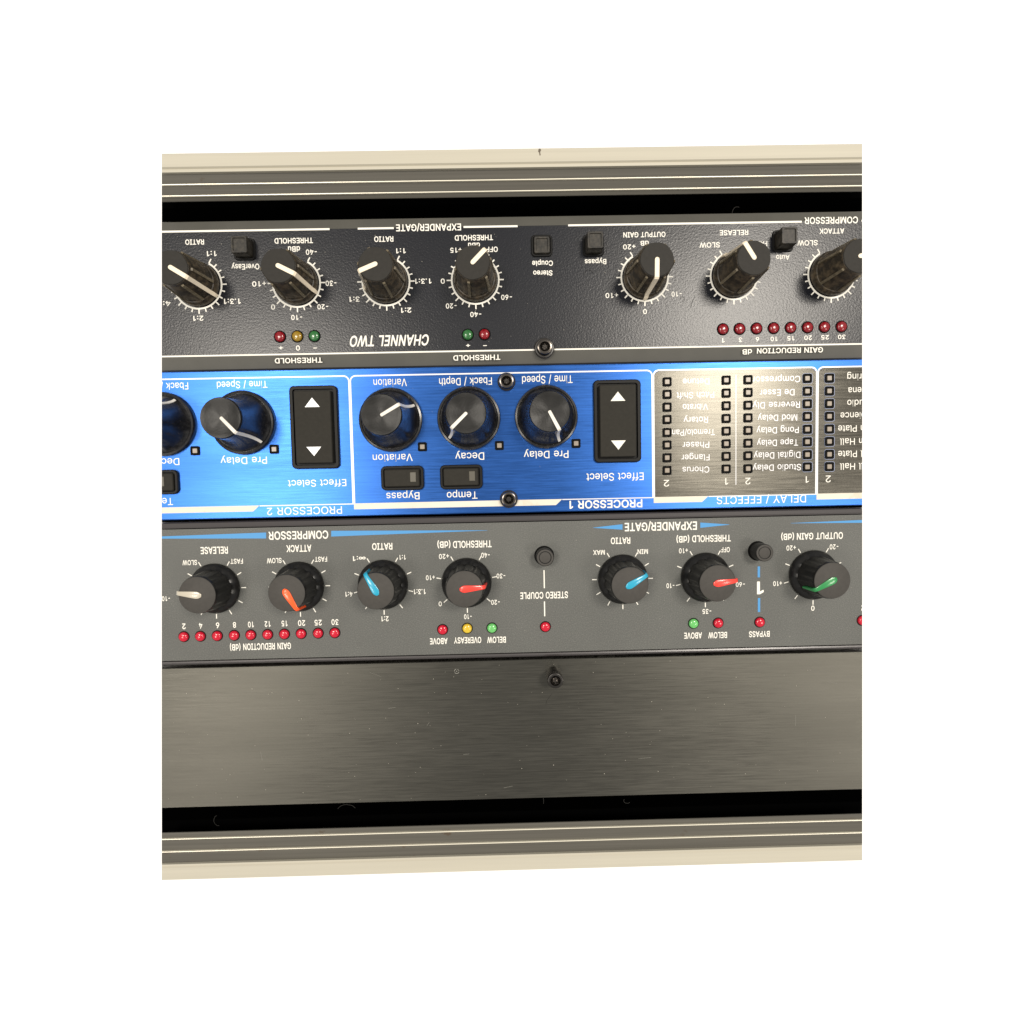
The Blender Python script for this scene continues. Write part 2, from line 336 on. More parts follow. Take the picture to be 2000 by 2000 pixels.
# ------------------------------------------------------------------ lettering (outlines of a plain sans, two weights)
OUTLINES = {
    'b(': (273, [[178,-114,234,-114,244,-111,254,-94,212,-2,188,70,173,136,170,172,173,278,191,370,215,448,254,536,251,548,234,558,178,558,161,548,131,490,104,416,74,274,71,184,86,80,110,2,134,-56,161,-104]]),
    'b)': (273, [[38,-114,96,-114,115,-100,148,-34,175,38,190,92,202,170,202,242,184,362,145,482,115,544,96,558,38,558,30,555,19,538,55,458,82,370,100,278,103,238,100,140,85,70,61,-2,19,-94,22,-104]]),
    'b+': (453, [[200,16,254,16,271,26,276,154,390,154,398,157,409,174,409,224,398,241,274,246,274,362,271,372,254,382,200,382,184,372,180,244,62,244,54,241,43,224,43,174,54,157,181,152,181,36,184,26]]),
    'b-': (453, [[116,170,334,170,344,173,354,190,354,244,351,252,334,263,116,263,106,260,96,244,96,190,99,180]]),
    'b.': (188, [[88,-22,114,-19,132,-10,146,4,158,28,158,54,149,76,124,98,106,104,84,104,54,89,38,70,32,48,32,34,47,0,64,-13]]),
    'b/': (249, [[16,-94,70,-94,78,-91,89,-78,254,532,244,548,180,551,161,538,-4,-72,-1,-84]]),
    'b0': (453, [[214,-25,260,-22,298,-10,332,8,366,42,396,94,408,130,423,216,423,292,414,354,396,412,375,454,332,500,314,512,248,533,188,530,146,515,122,500,90,468,57,412,39,354,30,292,30,216,39,154,57,94,78,54,130,2,190,-22], [212,68,178,83,147,126,135,162,126,258,135,346,153,394,184,431,206,440,230,443,268,431,300,394,318,346,327,250,318,162,300,114,285,94,266,77,242,68]]),
    'b1': (453, [[214,-18,274,-18,282,-15,293,2,293,508,290,518,274,528,190,525,78,444,68,428,68,362,71,352,88,342,100,345,194,412,194,2,197,-8]]),
    'b2': (453, [[66,-18,386,-18,403,-8,406,56,396,72,193,76,343,238,367,272,391,320,400,382,385,440,361,476,330,504,308,516,242,534,176,528,150,519,114,498,79,464,64,440,49,392,49,364,52,356,68,345,134,348,142,356,154,404,168,423,194,438,254,438,289,416,301,386,298,344,271,296,49,56,46,2,49,-8]]),
    'b3': (453, [[196,-25,274,-19,328,2,346,14,383,52,407,108,407,180,386,232,352,269,330,284,280,305,260,306,386,450,389,508,386,516,370,527,72,527,64,524,53,508,53,454,64,437,251,432,143,310,140,250,143,240,160,230,244,227,286,206,305,180,311,160,308,120,299,100,282,83,252,71,196,68,148,89,131,112,125,138,118,146,46,149,36,146,26,130,29,106,41,72,56,46,76,26,126,-7]]),
    'b4': (453, [[284,-18,342,-18,358,-8,361,86,410,87,427,98,430,160,427,170,410,180,361,182,361,316,358,326,342,336,284,336,268,326,264,180,139,182,328,506,325,518,308,528,248,528,229,514,25,170,22,106,25,98,42,87,264,87,265,2,268,-8]]),
    'b5': (453, [[206,-25,260,-22,298,-10,332,8,372,48,390,78,405,120,408,192,396,238,375,276,332,320,316,329,256,350,202,350,158,335,165,430,170,434,374,437,384,454,384,508,381,516,364,527,98,527,88,524,78,508,48,256,51,246,74,233,128,227,178,254,212,260,242,257,278,239,300,210,306,196,309,142,300,114,274,83,248,71,196,71,172,80,147,106,138,138,130,146,62,149,45,138,45,102,57,66,69,48,118,2,170,-19]]),
    'b6': (453, [[212,-25,278,-19,332,8,364,36,382,60,403,114,406,178,394,228,373,268,342,299,318,314,276,329,223,334,337,498,337,516,320,527,252,527,235,516,94,306,64,246,49,198,49,120,64,76,82,46,120,8,144,-7,188,-22], [224,65,194,71,166,90,148,120,142,160,148,196,163,220,192,242,228,248,260,242,289,220,304,196,310,156,304,120,286,90,258,71]]),
    'b7': (453, [[100,-18,166,-18,182,-8,407,440,410,508,400,525,64,528,47,518,44,454,54,438,293,434,83,14,83,-8]]),
    'b8': (453, [[206,-25,246,-25,296,-16,356,14,397,58,418,114,415,166,400,208,388,228,350,263,340,268,350,272,376,300,394,340,400,390,385,444,364,474,324,509,270,530,246,533,186,530,134,512,104,491,67,444,52,390,58,340,76,300,102,272,112,268,102,263,61,222,43,190,34,144,34,118,46,76,64,46,92,17,146,-13], [210,68,174,77,158,86,139,108,133,132,139,168,162,197,188,212,224,218,264,212,290,197,313,168,319,144,313,108,294,86,266,71], [218,308,180,320,160,340,151,370,154,400,163,414,192,437,224,443,260,437,282,425,298,400,298,354,283,328,272,320,252,311]]),
    'b9': (453, [[132,-18,200,-18,217,-8,361,206,388,260,403,308,406,374,382,446,370,464,332,501,308,516,264,531,218,534,180,528,128,507,79,460,61,430,49,394,46,332,55,286,82,238,122,201,134,195,176,180,229,176,115,10,115,-8], [218,261,192,267,166,286,148,316,142,352,148,386,174,423,200,438,236,441,266,432,289,412,304,388,310,350,304,314,278,279,260,267]]),
    'b:': (188, [[88,-22,114,-19,132,-10,146,4,158,28,158,54,149,76,124,98,106,104,84,104,54,89,38,70,32,48,32,34,47,0,64,-13], [82,254,108,254,130,263,149,282,158,304,158,330,146,354,124,374,102,380,88,380,54,365,41,348,32,324,35,298,44,280,58,266]]),
    'bA': (480, [[18,-18,84,-18,103,-4,146,123,332,123,376,-2,386,-15,462,-18,478,-8,481,2,469,38,298,502,284,525,204,528,184,514,-2,2,1,-8], [180,216,240,396,298,218]]),
    'bB': (456, [[62,-18,302,-15,340,-3,370,12,414,56,426,80,435,116,435,160,429,184,408,226,360,268,393,298,405,316,414,350,414,400,396,452,344,504,278,525,62,528,45,518,42,2,45,-8], [146,75,146,213,266,213,310,195,330,172,336,154,336,122,330,106,310,87,266,75], [146,303,146,435,268,432,292,423,309,406,315,392,315,350,306,332,292,318,254,303]]),
    'bC': (510, [[254,-25,284,-25,332,-16,380,2,408,20,445,54,460,76,481,120,490,154,487,168,470,179,402,176,391,166,382,136,370,118,344,92,288,71,246,71,212,80,176,104,148,138,136,162,124,204,124,306,148,370,166,394,200,422,230,434,252,437,288,437,314,431,348,413,373,388,391,342,402,332,470,329,487,340,490,354,478,396,466,424,445,454,414,485,386,503,354,518,296,533,242,533,170,515,138,497,102,467,61,414,43,376,25,306,22,270,25,198,34,160,61,94,88,54,126,20,174,-7,212,-19]]),
    'bD': (502, [[62,-18,236,-18,286,-12,334,3,382,30,423,70,450,116,465,148,477,206,480,284,471,340,456,386,429,434,386,477,344,504,266,525,62,528,45,518,42,2,45,-8], [146,75,144,430,254,432,298,420,332,399,351,376,366,350,375,320,381,242,375,190,360,148,332,111,292,87,238,75]]),
    'bE': (419, [[62,-18,374,-18,390,-8,393,56,382,72,144,76,146,210,352,210,362,213,372,230,372,284,369,292,352,303,146,303,144,434,380,438,390,454,390,508,380,525,62,528,45,518,42,2,45,-8]]),
    'bF': (410, [[62,-18,124,-18,141,-8,146,204,344,204,352,207,363,224,363,278,352,294,146,297,144,434,376,438,387,454,387,508,376,525,62,528,45,518,42,2,45,-8]]),
    'bG': (520, [[258,-25,312,-22,344,-13,372,-4,410,20,454,64,469,88,490,144,496,180,496,256,486,272,284,275,276,272,265,256,265,202,276,185,394,180,394,166,379,126,354,98,308,74,234,74,194,89,160,120,139,154,127,190,121,232,130,330,142,360,163,394,210,428,242,437,306,434,330,425,358,402,376,378,391,342,398,335,470,332,487,342,490,360,481,394,445,454,386,503,354,518,296,533,240,533,198,524,152,506,114,479,85,450,55,406,37,358,22,280,25,198,34,160,58,96,82,64,122,23,164,-4,212,-19]]),
    'bH': (517, [[62,-18,124,-18,141,-8,146,213,374,213,378,-8,394,-18,454,-18,471,-8,474,508,464,525,394,528,378,518,374,306,146,306,141,518,124,528,62,528,45,518,42,2,45,-8]]),
    'bI': (300, [[32,-18,266,-18,283,-8,283,64,266,75,202,76,202,434,266,435,283,446,286,508,276,525,32,528,16,518,16,446,32,435,100,434,100,76,32,75,16,64,13,2,16,-8]]),
    'bK': (467, [[62,-18,124,-18,141,-8,144,164,194,216,210,200,342,10,364,-15,446,-18,462,-8,462,14,267,284,267,290,288,314,462,500,465,508,454,525,356,525,146,294,141,518,124,528,62,528,45,518,42,2,45,-8]]),
    'bL': (393, [[62,-18,358,-18,368,-15,378,2,378,56,375,64,358,75,144,76,144,508,141,518,124,528,62,528,52,525,42,508,42,2,45,-8]]),
    'bM': (628, [[62,-18,122,-18,130,-15,141,2,140,327,267,-2,278,-15,286,-18,340,-18,360,-4,488,327,486,2,489,-8,506,-18,566,-18,582,-8,585,508,574,525,478,528,459,514,314,132,285,218,168,518,152,528,62,528,45,518,42,2,45,-8]]),
    'bN': (523, [[62,-18,124,-18,134,-15,144,2,142,357,366,-2,388,-18,460,-18,477,-8,480,508,470,525,400,528,392,525,381,508,380,156,156,512,134,528,62,528,45,518,42,2,45,-8]]),
    'bO': (533, [[252,-25,324,-19,368,-4,426,35,475,96,490,130,505,184,511,232,508,310,496,360,475,412,454,442,404,491,374,509,344,521,290,533,222,530,170,515,122,485,82,444,52,396,31,334,22,270,25,198,34,160,52,112,82,64,126,20,156,2,224,-22], [254,71,222,77,180,101,142,148,127,190,121,274,127,318,139,354,157,384,182,410,228,434,288,437,324,428,356,407,391,360,409,306,412,226,394,154,376,124,350,98,302,74]]),
    'bP': (445, [[62,-18,124,-18,141,-8,146,168,284,171,340,192,374,216,402,250,423,308,426,370,420,398,411,428,390,460,344,501,298,519,268,525,62,528,45,518,42,2,45,-8], [146,261,146,435,266,432,296,420,312,404,324,376,324,322,318,302,296,276,280,267,256,261]]),
    'bR': (449, [[62,-18,124,-18,141,-8,146,180,236,180,344,-15,424,-18,441,-8,441,14,339,200,374,222,402,256,426,326,426,376,414,424,396,458,346,501,304,519,272,525,62,528,45,518,42,2,45,-8], [146,273,146,435,260,432,286,426,312,406,327,370,327,338,318,308,302,288,280,279,248,273]]),
    'bS': (447, [[204,-27,250,-27,286,-21,330,-6,352,6,404,58,425,112,425,166,413,202,366,255,306,285,174,324,150,339,134,358,134,392,143,410,156,423,196,438,256,438,288,426,311,404,320,374,340,360,400,360,416,370,416,406,401,446,352,498,318,516,250,534,186,531,142,519,106,501,56,452,41,418,35,392,35,356,41,328,62,290,84,267,112,249,160,228,268,198,310,177,323,164,326,122,320,110,304,90,256,69,196,69,160,81,128,112,119,146,102,156,40,156,23,146,23,110,38,68,56,40,82,15,124,-9,174,-24]]),
    'bT': (449, [[196,-18,256,-18,264,-15,275,2,275,434,424,438,434,454,434,508,424,525,34,528,17,518,14,454,24,438,176,434,176,2,179,-8]]),
    'bU': (517, [[248,-26,320,-20,350,-11,386,7,438,56,462,98,474,152,474,506,464,523,394,526,378,516,372,146,354,110,334,91,304,76,272,70,220,73,190,85,168,104,150,132,144,150,138,516,122,526,62,526,45,516,42,158,54,102,81,54,134,7,188,-17]]),
    'bV': (480, [[204,-18,278,-18,295,-8,481,506,478,518,470,525,396,528,379,518,240,114,211,208,100,518,84,528,18,528,1,518,1,496,187,-8]]),
    'bW': (686, [[156,-18,228,-18,247,-4,342,348,439,-8,456,-18,528,-18,547,-4,688,506,685,518,678,525,606,528,586,514,492,147,400,506,386,525,308,528,289,514,194,150,190,154,175,226,97,518,80,528,18,528,1,518,-2,506,4,482,133,10,139,-8]]),
    'bX': (474, [[20,-18,100,-15,238,183,282,112,374,-15,454,-18,471,-8,471,10,297,262,462,500,465,508,454,525,368,525,345,500,238,339,112,525,32,528,15,518,15,496,180,260,3,10,3,-8]]),
    'bY': (472, [[204,-18,266,-18,283,-8,286,206,469,496,472,508,462,525,374,525,346,488,236,300,139,466,98,525,18,528,1,518,-2,508,4,494,184,206,184,2,187,-8]]),
    'ba': (389, [[150,-27,194,-24,230,-12,254,6,259,4,262,-8,278,-18,336,-18,344,-15,355,2,352,290,337,332,300,372,272,387,236,399,170,402,104,384,68,360,46,338,25,296,28,284,38,273,98,255,108,258,144,300,176,312,228,309,242,300,253,284,254,249,150,234,90,219,54,198,31,176,19,152,13,124,13,82,37,28,62,3,96,-15], [162,63,134,69,115,82,109,100,112,122,126,135,144,144,242,159,254,165,256,122,244,94,210,69]]),
    'bb': (424, [[216,-26,276,-20,318,-2,365,42,380,62,401,120,407,152,407,224,398,270,368,330,336,364,306,385,262,400,216,403,168,391,132,364,128,516,112,526,54,526,46,523,35,506,35,2,38,-6,54,-17,112,-17,128,-6,132,13,162,-11,192,-23], [216,64,180,73,152,98,137,134,131,200,137,246,152,278,186,307,226,313,246,310,264,301,290,276,305,242,311,182,305,138,287,98,264,76,246,67]]),
    'bc': (396, [[192,-26,260,-20,318,7,355,44,370,68,382,102,372,118,306,136,286,122,274,92,260,79,234,67,198,64,164,73,142,92,130,110,115,156,115,218,121,246,150,292,186,310,242,307,277,278,286,254,302,244,362,259,376,270,379,278,358,326,312,373,254,397,210,403,170,400,132,388,98,370,64,336,43,306,31,278,16,204,16,170,25,116,34,90,61,44,108,1,168,-23]]),
    'bd': (424, [[186,-26,240,-20,268,-8,294,16,299,-6,316,-17,370,-17,386,-6,389,506,378,523,312,526,296,516,292,364,256,391,238,397,208,403,162,400,118,385,88,364,47,318,32,284,17,228,17,158,23,122,41,72,65,36,102,1,148,-20], [202,64,178,67,160,76,137,98,122,128,113,194,119,240,137,278,160,301,178,310,208,313,250,301,278,270,290,234,293,170,287,132,272,98,250,76,238,70]]),
    'be': (404, [[194,-26,266,-20,320,4,364,48,382,86,379,98,356,112,306,121,289,110,280,92,266,79,242,67,180,67,139,92,121,122,115,150,368,151,378,154,388,170,385,248,373,290,355,326,308,373,252,397,204,403,158,397,114,379,96,367,58,330,37,294,16,210,16,168,25,116,46,66,67,36,108,1,132,-11], [120,238,118,246,130,272,152,298,198,313,230,310,254,298,277,272,286,248,284,238]]),
    'bf': (254, [[82,-18,140,-18,148,-15,159,2,159,308,226,309,236,312,246,328,243,386,226,396,160,396,159,422,165,446,176,453,206,456,226,450,243,460,261,520,250,537,232,543,182,549,140,540,110,525,84,500,69,472,63,446,63,398,8,396,-2,393,-12,376,-12,328,-2,312,63,308,63,2,66,-8]]),
    'bg': (425, [[194,-169,264,-163,318,-142,361,-104,382,-66,391,-12,391,378,388,388,372,398,306,395,298,388,294,365,276,380,236,398,182,401,128,389,92,368,64,340,46,316,25,264,16,214,16,162,22,130,46,70,90,20,114,5,176,-13,212,-13,246,-7,292,18,289,-36,276,-58,248,-73,228,-79,174,-76,144,-61,110,-28,102,-25,80,-31,37,-60,34,-72,43,-90,58,-110,92,-139,150,-163], [192,77,156,89,130,118,118,150,115,226,133,274,156,299,182,311,228,311,258,296,283,262,295,196,289,142,274,108,248,86,222,77]]),
    'bh': (410, [[54,-18,112,-18,128,-8,134,256,149,286,166,300,186,309,240,306,256,297,272,274,278,250,281,-8,298,-18,354,-18,364,-15,374,2,374,272,359,322,322,372,292,390,264,399,192,399,160,387,132,369,131,508,128,518,112,528,54,528,46,525,35,508,35,2,38,-8]]),
    'bi': (167, [[54,-18,112,-18,120,-15,131,2,131,376,128,386,112,396,54,396,46,393,35,376,35,2,38,-8], [72,426,96,426,118,435,134,452,143,472,143,494,137,512,108,537,84,543,58,537,46,528,29,508,23,490,29,458,54,432]]),
    'bk': (381, [[54,-18,112,-18,128,-8,131,134,150,150,161,142,286,-15,370,-18,378,-15,389,2,380,20,224,214,374,368,374,386,358,396,274,393,132,249,131,508,128,518,112,528,54,528,46,525,35,508,35,2,38,-8]]),
    'bl': (189, [[130,-20,184,-14,197,6,185,62,168,73,134,72,131,506,128,516,112,526,54,526,46,523,35,506,35,66,50,24,72,-2,108,-17]]),
    'bm': (610, [[54,-18,112,-18,128,-8,134,266,154,297,190,312,210,312,234,303,251,286,254,278,257,2,268,-15,334,-18,350,-8,353,256,365,290,376,300,406,312,444,309,456,303,476,278,482,-8,498,-18,564,-15,575,2,575,272,569,308,551,346,516,381,492,393,448,405,406,402,370,390,342,372,322,348,292,381,244,402,208,405,174,396,160,390,132,369,128,386,112,396,46,393,35,376,35,2,38,-8]]),
    'bn': (410, [[54,-18,112,-18,128,-8,134,256,149,286,166,300,186,309,240,306,256,297,272,274,278,250,281,-8,298,-18,354,-18,371,-8,374,272,356,328,335,358,304,384,246,402,192,399,148,381,136,369,131,370,128,386,112,396,54,396,38,386,35,2,38,-8]]),
    'bo': (415, [[192,-26,248,-23,284,-11,324,13,352,42,376,78,394,132,400,180,397,230,388,266,373,306,349,338,312,373,284,388,246,400,212,403,170,400,132,388,98,370,64,336,43,306,31,278,16,204,16,170,25,116,34,90,61,44,108,1,168,-23], [198,64,170,70,156,79,133,104,115,156,115,218,130,266,162,301,182,310,212,313,248,304,280,276,298,228,301,168,295,132,277,96,242,70]]),
    'bp': (424, [[54,-161,112,-161,128,-150,132,13,162,-11,196,-23,264,-23,294,-14,328,4,368,44,386,74,401,120,407,156,407,224,401,258,386,302,365,336,330,370,300,388,246,403,210,403,178,394,154,382,132,364,128,386,112,397,54,397,38,386,35,-142,38,-150], [216,64,180,73,152,98,137,134,131,200,137,246,152,278,186,307,226,313,246,310,264,301,290,276,305,242,311,182,305,138,287,98,264,76,246,67]]),
    'br': (259, [[54,-18,112,-18,128,-8,131,242,137,268,156,291,178,303,202,309,240,303,257,314,260,382,250,399,192,402,162,393,132,372,128,386,112,396,54,396,38,386,35,2,38,-8]]),
    'bs': (365, [[170,-26,238,-20,292,4,330,42,348,90,348,128,339,156,302,199,248,223,152,247,129,264,129,290,148,307,164,313,208,313,224,307,240,294,252,270,268,259,322,271,339,282,342,290,324,336,284,376,238,397,196,403,136,397,98,382,48,338,30,294,30,254,39,224,70,187,118,160,218,136,242,124,249,114,249,92,240,80,206,64,164,64,130,76,120,86,111,114,94,124,44,115,21,102,18,90,27,60,62,13,76,1,110,-14]]),
    'bt': (227, [[154,-22,214,-16,228,4,222,48,208,68,152,71,144,84,144,306,212,311,222,328,222,378,219,388,202,398,144,400,144,468,134,485,68,488,58,485,48,468,48,400,8,398,-9,388,-12,328,-2,311,48,306,48,76,54,48,69,22,86,5,110,-10]]),
    'bu': (410, [[172,-23,228,-17,280,13,284,-6,300,-17,354,-17,371,-6,374,378,364,394,298,397,281,386,275,120,257,90,240,76,202,67,162,76,143,96,134,116,128,386,112,397,54,397,38,386,35,122,44,74,62,36,96,1,136,-17]]),
    'bv': (389, [[162,-18,226,-18,242,-8,383,358,389,376,378,393,306,396,287,382,196,123,101,386,84,396,18,396,2,386,-1,376,5,358,146,-8]]),
    'by': (389, [[78,-163,132,-157,172,-136,203,-102,221,-66,386,366,389,378,378,395,306,398,290,388,196,122,101,384,82,398,18,398,2,388,2,366,143,6,143,-8,131,-42,112,-67,96,-73,64,-67,44,-80,29,-134,32,-146,40,-154]]),
    'b∞': (652, [[156,60,196,60,258,81,288,102,324,138,364,102,390,84,448,63,498,60,540,72,568,87,602,122,620,148,632,184,632,248,614,296,568,345,532,363,492,372,462,372,414,360,360,327,328,291,294,324,262,348,208,369,166,372,112,360,84,345,41,302,20,250,17,194,35,142,66,102,112,72], [162,156,138,165,119,188,113,206,116,242,136,264,150,273,198,273,240,246,266,214,222,171,198,159], [466,156,430,171,392,206,386,218,414,249,454,273,502,273,516,264,536,242,536,194,527,178,504,159]]),
    'r(': (273, [[174,-99,239,-98,200,-8,173,74,158,140,155,176,158,274,176,368,203,454,239,532,238,543,173,542,143,484,119,418,89,278,86,182,101,76,137,-28]]),
    'r)': (273, [[36,-99,98,-99,103,-94,136,-28,160,34,175,88,187,166,187,244,172,352,139,460,98,543,34,542,37,526,73,448,97,368,115,274,118,236,115,142,103,86,73,-8,34,-92]]),
    'r+': (453, [[198,31,259,32,260,169,394,170,392,229,259,230,258,367,196,366,194,229,58,228,60,169,196,168]]),
    'r-': (453, [[112,185,338,185,339,246,112,248]]),
    'r.': (188, [[84,-7,118,-4,134,10,143,24,143,58,137,70,108,89,82,89,60,77,50,64,50,22,60,5]]),
    'r/': (249, [[12,-79,72,-79,77,-72,239,528,238,536,178,536,173,532,14,-56]]),
    'r0': (453, [[212,-10,262,-7,292,2,326,20,354,48,372,76,393,126,408,214,408,294,399,358,384,406,363,448,326,488,308,500,250,518,202,518,176,512,128,488,102,462,69,406,54,358,45,294,48,186,60,126,75,88,90,60,128,20,170,-1], [214,53,172,71,141,108,120,166,111,256,120,342,141,400,178,443,206,455,226,458,248,455,274,443,312,400,333,342,342,252,333,166,312,108,297,88,272,65,238,53]]),
    'r1': (453, [[210,-3,278,-2,276,513,196,513,83,430,83,358,94,357,209,440]]),
    'r2': (453, [[62,-3,391,-2,390,60,160,62,331,244,376,316,385,386,373,434,349,470,302,504,246,519,174,513,120,486,91,458,76,434,64,394,66,360,128,360,136,398,162,435,186,450,228,456,254,453,288,435,301,422,313,400,316,358,310,334,283,290,61,50]]),
    'r3': (453, [[192,-10,276,-4,322,14,371,58,389,96,395,120,392,184,365,238,346,257,312,278,282,290,230,294,374,456,372,512,68,510,70,449,281,448,155,304,155,246,240,242,274,230,292,218,317,186,326,156,323,120,311,94,288,71,262,59,232,53,198,53,168,62,142,77,119,106,112,134,41,132,44,102,53,78,68,52,82,38,132,5]]),
    'r4': (453, [[282,-3,346,-2,348,102,415,104,414,165,346,166,346,320,280,320,278,165,115,166,313,502,312,513,246,513,37,164,37,104,278,102]]),
    'r5': (453, [[202,-10,262,-7,292,2,326,20,360,54,378,84,390,118,393,196,384,232,363,270,326,308,292,326,260,335,200,335,166,326,138,310,153,448,368,449,368,512,93,510,63,252,70,248,130,242,146,254,182,269,214,275,238,272,266,263,284,251,312,216,321,192,324,144,309,102,280,71,248,56,196,56,166,68,135,100,124,134,57,132,57,114,69,72,112,23,148,2]]),
    'r6': (453, [[210,-10,282,-4,326,20,364,58,388,112,391,180,382,222,361,262,324,296,278,314,218,317,193,312,325,504,324,512,247,510,106,300,76,240,64,202,64,118,76,82,94,52,126,20,150,5], [212,53,188,59,162,77,139,108,130,142,133,192,151,226,186,254,210,260,260,257,288,239,316,202,322,174,319,120,298,84,270,62,240,53]]),
    'r7': (453, [[96,-3,170,-2,395,446,394,513,59,512,60,450,317,448,95,8]]),
    'r8': (453, [[204,-10,276,-7,326,11,350,26,379,54,394,82,403,112,403,150,397,184,376,222,344,251,310,264,344,284,376,328,385,366,385,394,373,438,352,468,318,497,272,515,248,518,182,515,134,497,100,468,79,438,67,394,67,366,79,322,108,284,142,264,108,251,73,216,55,184,49,114,58,82,76,52,98,29,126,11,152,-1], [212,53,188,56,168,65,152,74,127,102,118,136,124,172,156,209,188,227,264,227,296,209,328,172,334,142,328,108,300,74,272,59], [222,293,192,299,157,322,142,342,139,354,139,396,142,408,160,432,192,452,260,452,288,437,310,408,316,378,313,358,307,340,288,314,260,299]]),
    'r9': (453, [[128,-3,205,-2,349,212,376,266,388,304,391,376,370,440,326,489,302,504,266,516,194,516,158,507,134,495,91,454,73,424,64,398,61,328,70,284,94,244,128,213,174,195,242,192,259,196,127,4], [222,246,186,255,154,280,133,320,130,368,142,404,168,435,188,450,234,456,264,450,298,424,319,386,322,334,316,308,294,273,260,252]]),
    'r:': (188, [[84,-7,118,-4,134,10,143,24,143,58,137,70,108,89,82,89,60,77,50,64,50,22,60,5], [78,269,112,269,124,275,143,300,143,334,134,348,118,362,76,362,60,353,50,336,50,294,64,278]]),
    'rA': (480, [[14,-3,86,-3,91,2,138,138,342,138,391,-2,466,-2,278,513,200,513,196,508,22,32,13,4], [162,201,160,208,240,441,274,326,319,202]]),
    'rB': (456, [[58,-3,304,0,364,24,402,62,414,86,420,112,420,164,411,196,396,220,370,246,344,261,321,266,350,276,381,304,393,322,399,346,399,404,390,434,375,458,338,492,280,510,57,512], [130,60,130,228,278,225,316,207,342,178,351,152,351,122,342,100,316,75,296,66,262,60], [130,288,130,450,266,447,298,435,321,412,330,392,330,350,318,326,298,306,250,288]]),
    'rC': (510, [[252,-10,288,-10,336,-1,374,14,402,32,433,60,448,82,469,126,475,150,474,164,408,164,382,112,350,80,300,59,248,56,212,65,188,77,151,112,124,156,109,208,106,240,112,316,124,352,142,384,174,419,194,434,234,449,254,452,284,452,324,443,362,419,385,394,408,344,475,346,469,382,454,418,433,448,408,473,362,500,300,518,218,515,176,503,128,473,100,448,73,408,55,370,40,310,40,196,55,138,73,100,100,60,140,26,188,2]]),
    'rD': (502, [[58,-3,238,-3,290,3,328,15,376,42,420,88,450,146,462,202,465,286,456,344,444,380,417,428,380,465,338,492,268,510,57,512], [130,60,129,446,250,447,304,432,338,411,363,382,378,356,390,316,396,244,390,194,372,142,338,99,302,75,236,60]]),
    'rE': (419, [[58,-3,378,-2,376,60,129,62,130,225,357,226,356,288,130,288,129,448,374,450,374,513,57,512]]),
    'rF': (410, [[58,-3,129,-2,130,219,348,220,346,282,129,284,129,448,370,450,370,513,57,512]]),
    'rG': (520, [[254,-10,326,-4,366,8,404,32,442,70,457,94,475,142,481,178,480,260,282,260,282,197,412,196,403,150,391,120,379,106,360,86,336,71,288,56,234,59,188,77,148,114,127,148,112,192,106,234,115,328,130,366,151,400,204,440,246,452,306,449,336,437,370,408,388,384,404,347,475,348,469,388,442,436,420,461,368,497,300,518,216,515,176,503,120,467,97,444,67,400,52,360,37,282,43,180,61,124,85,82,128,35,170,8,210,-4]]),
    'rH': (517, [[58,-3,129,-2,130,228,388,228,390,-2,459,-2,458,513,390,512,388,291,130,291,129,512,57,512]]),
    'rI': (300, [[30,-3,271,-2,270,60,187,62,187,448,270,450,270,513,28,512,30,450,115,448,115,62,30,60]]),
    'rK': (467, [[58,-3,129,-2,129,166,196,237,370,-3,450,-2,450,8,249,286,438,490,450,506,448,513,362,513,177,314,130,255,129,512,57,512]]),
    'rL': (393, [[58,-3,363,-2,362,60,129,62,128,513,57,512]]),
    'rM': (628, [[58,-3,126,-2,124,411,162,298,282,-2,344,-3,471,316,502,414,501,-2,570,-2,568,513,476,513,471,508,342,172,314,87,282,188,156,512,57,512]]),
    'rN': (523, [[58,-3,129,-2,129,314,124,414,177,322,378,4,386,-3,465,-2,464,513,396,512,398,93,363,160,144,506,136,513,57,512]]),
    'rO': (533, [[248,-10,326,-4,362,8,420,47,463,102,478,136,493,196,496,228,496,280,490,328,478,372,457,414,433,448,398,479,356,503,294,518,218,515,176,503,128,473,94,438,73,408,55,370,40,310,40,196,55,138,73,100,94,70,140,26,180,5], [258,56,234,59,200,71,174,89,148,114,130,142,115,180,106,238,106,270,115,328,127,360,145,390,176,422,212,443,248,452,284,452,336,437,362,419,394,382,409,354,424,304,427,228,412,162,388,118,356,86,326,68,300,59]]),
    'rP': (445, [[58,-3,129,-2,130,183,286,186,334,204,368,228,390,256,408,304,411,374,405,400,399,422,378,454,338,489,302,504,272,510,57,512], [130,246,130,450,266,447,302,432,324,410,339,374,339,326,330,296,302,264,280,252,254,246]]),
    'rR': (449, [[58,-3,129,-2,130,195,242,195,249,188,348,-2,429,-2,420,26,321,202,322,210,334,213,372,238,396,274,411,322,411,380,402,418,384,452,340,489,308,504,274,510,57,512], [130,258,130,450,256,447,296,438,324,412,336,392,342,368,342,340,330,302,308,276,280,264,244,258]]),
    'rS': (447, [[202,-12,252,-12,288,-6,346,18,392,64,410,110,410,170,401,196,360,243,300,273,168,312,144,327,122,352,119,388,131,416,166,444,198,453,252,453,294,438,317,418,336,375,404,376,401,410,389,440,346,486,312,504,252,519,184,516,148,507,112,489,68,446,53,412,50,394,53,334,74,296,90,279,118,261,166,240,274,210,316,189,335,170,341,154,341,124,320,88,294,69,252,54,198,54,154,69,136,81,122,98,113,112,106,141,35,140,38,106,50,74,88,27,130,3,172,-9]]),
    'rT': (449, [[192,-3,260,-2,260,448,418,450,418,513,29,512,30,450,191,448]]),
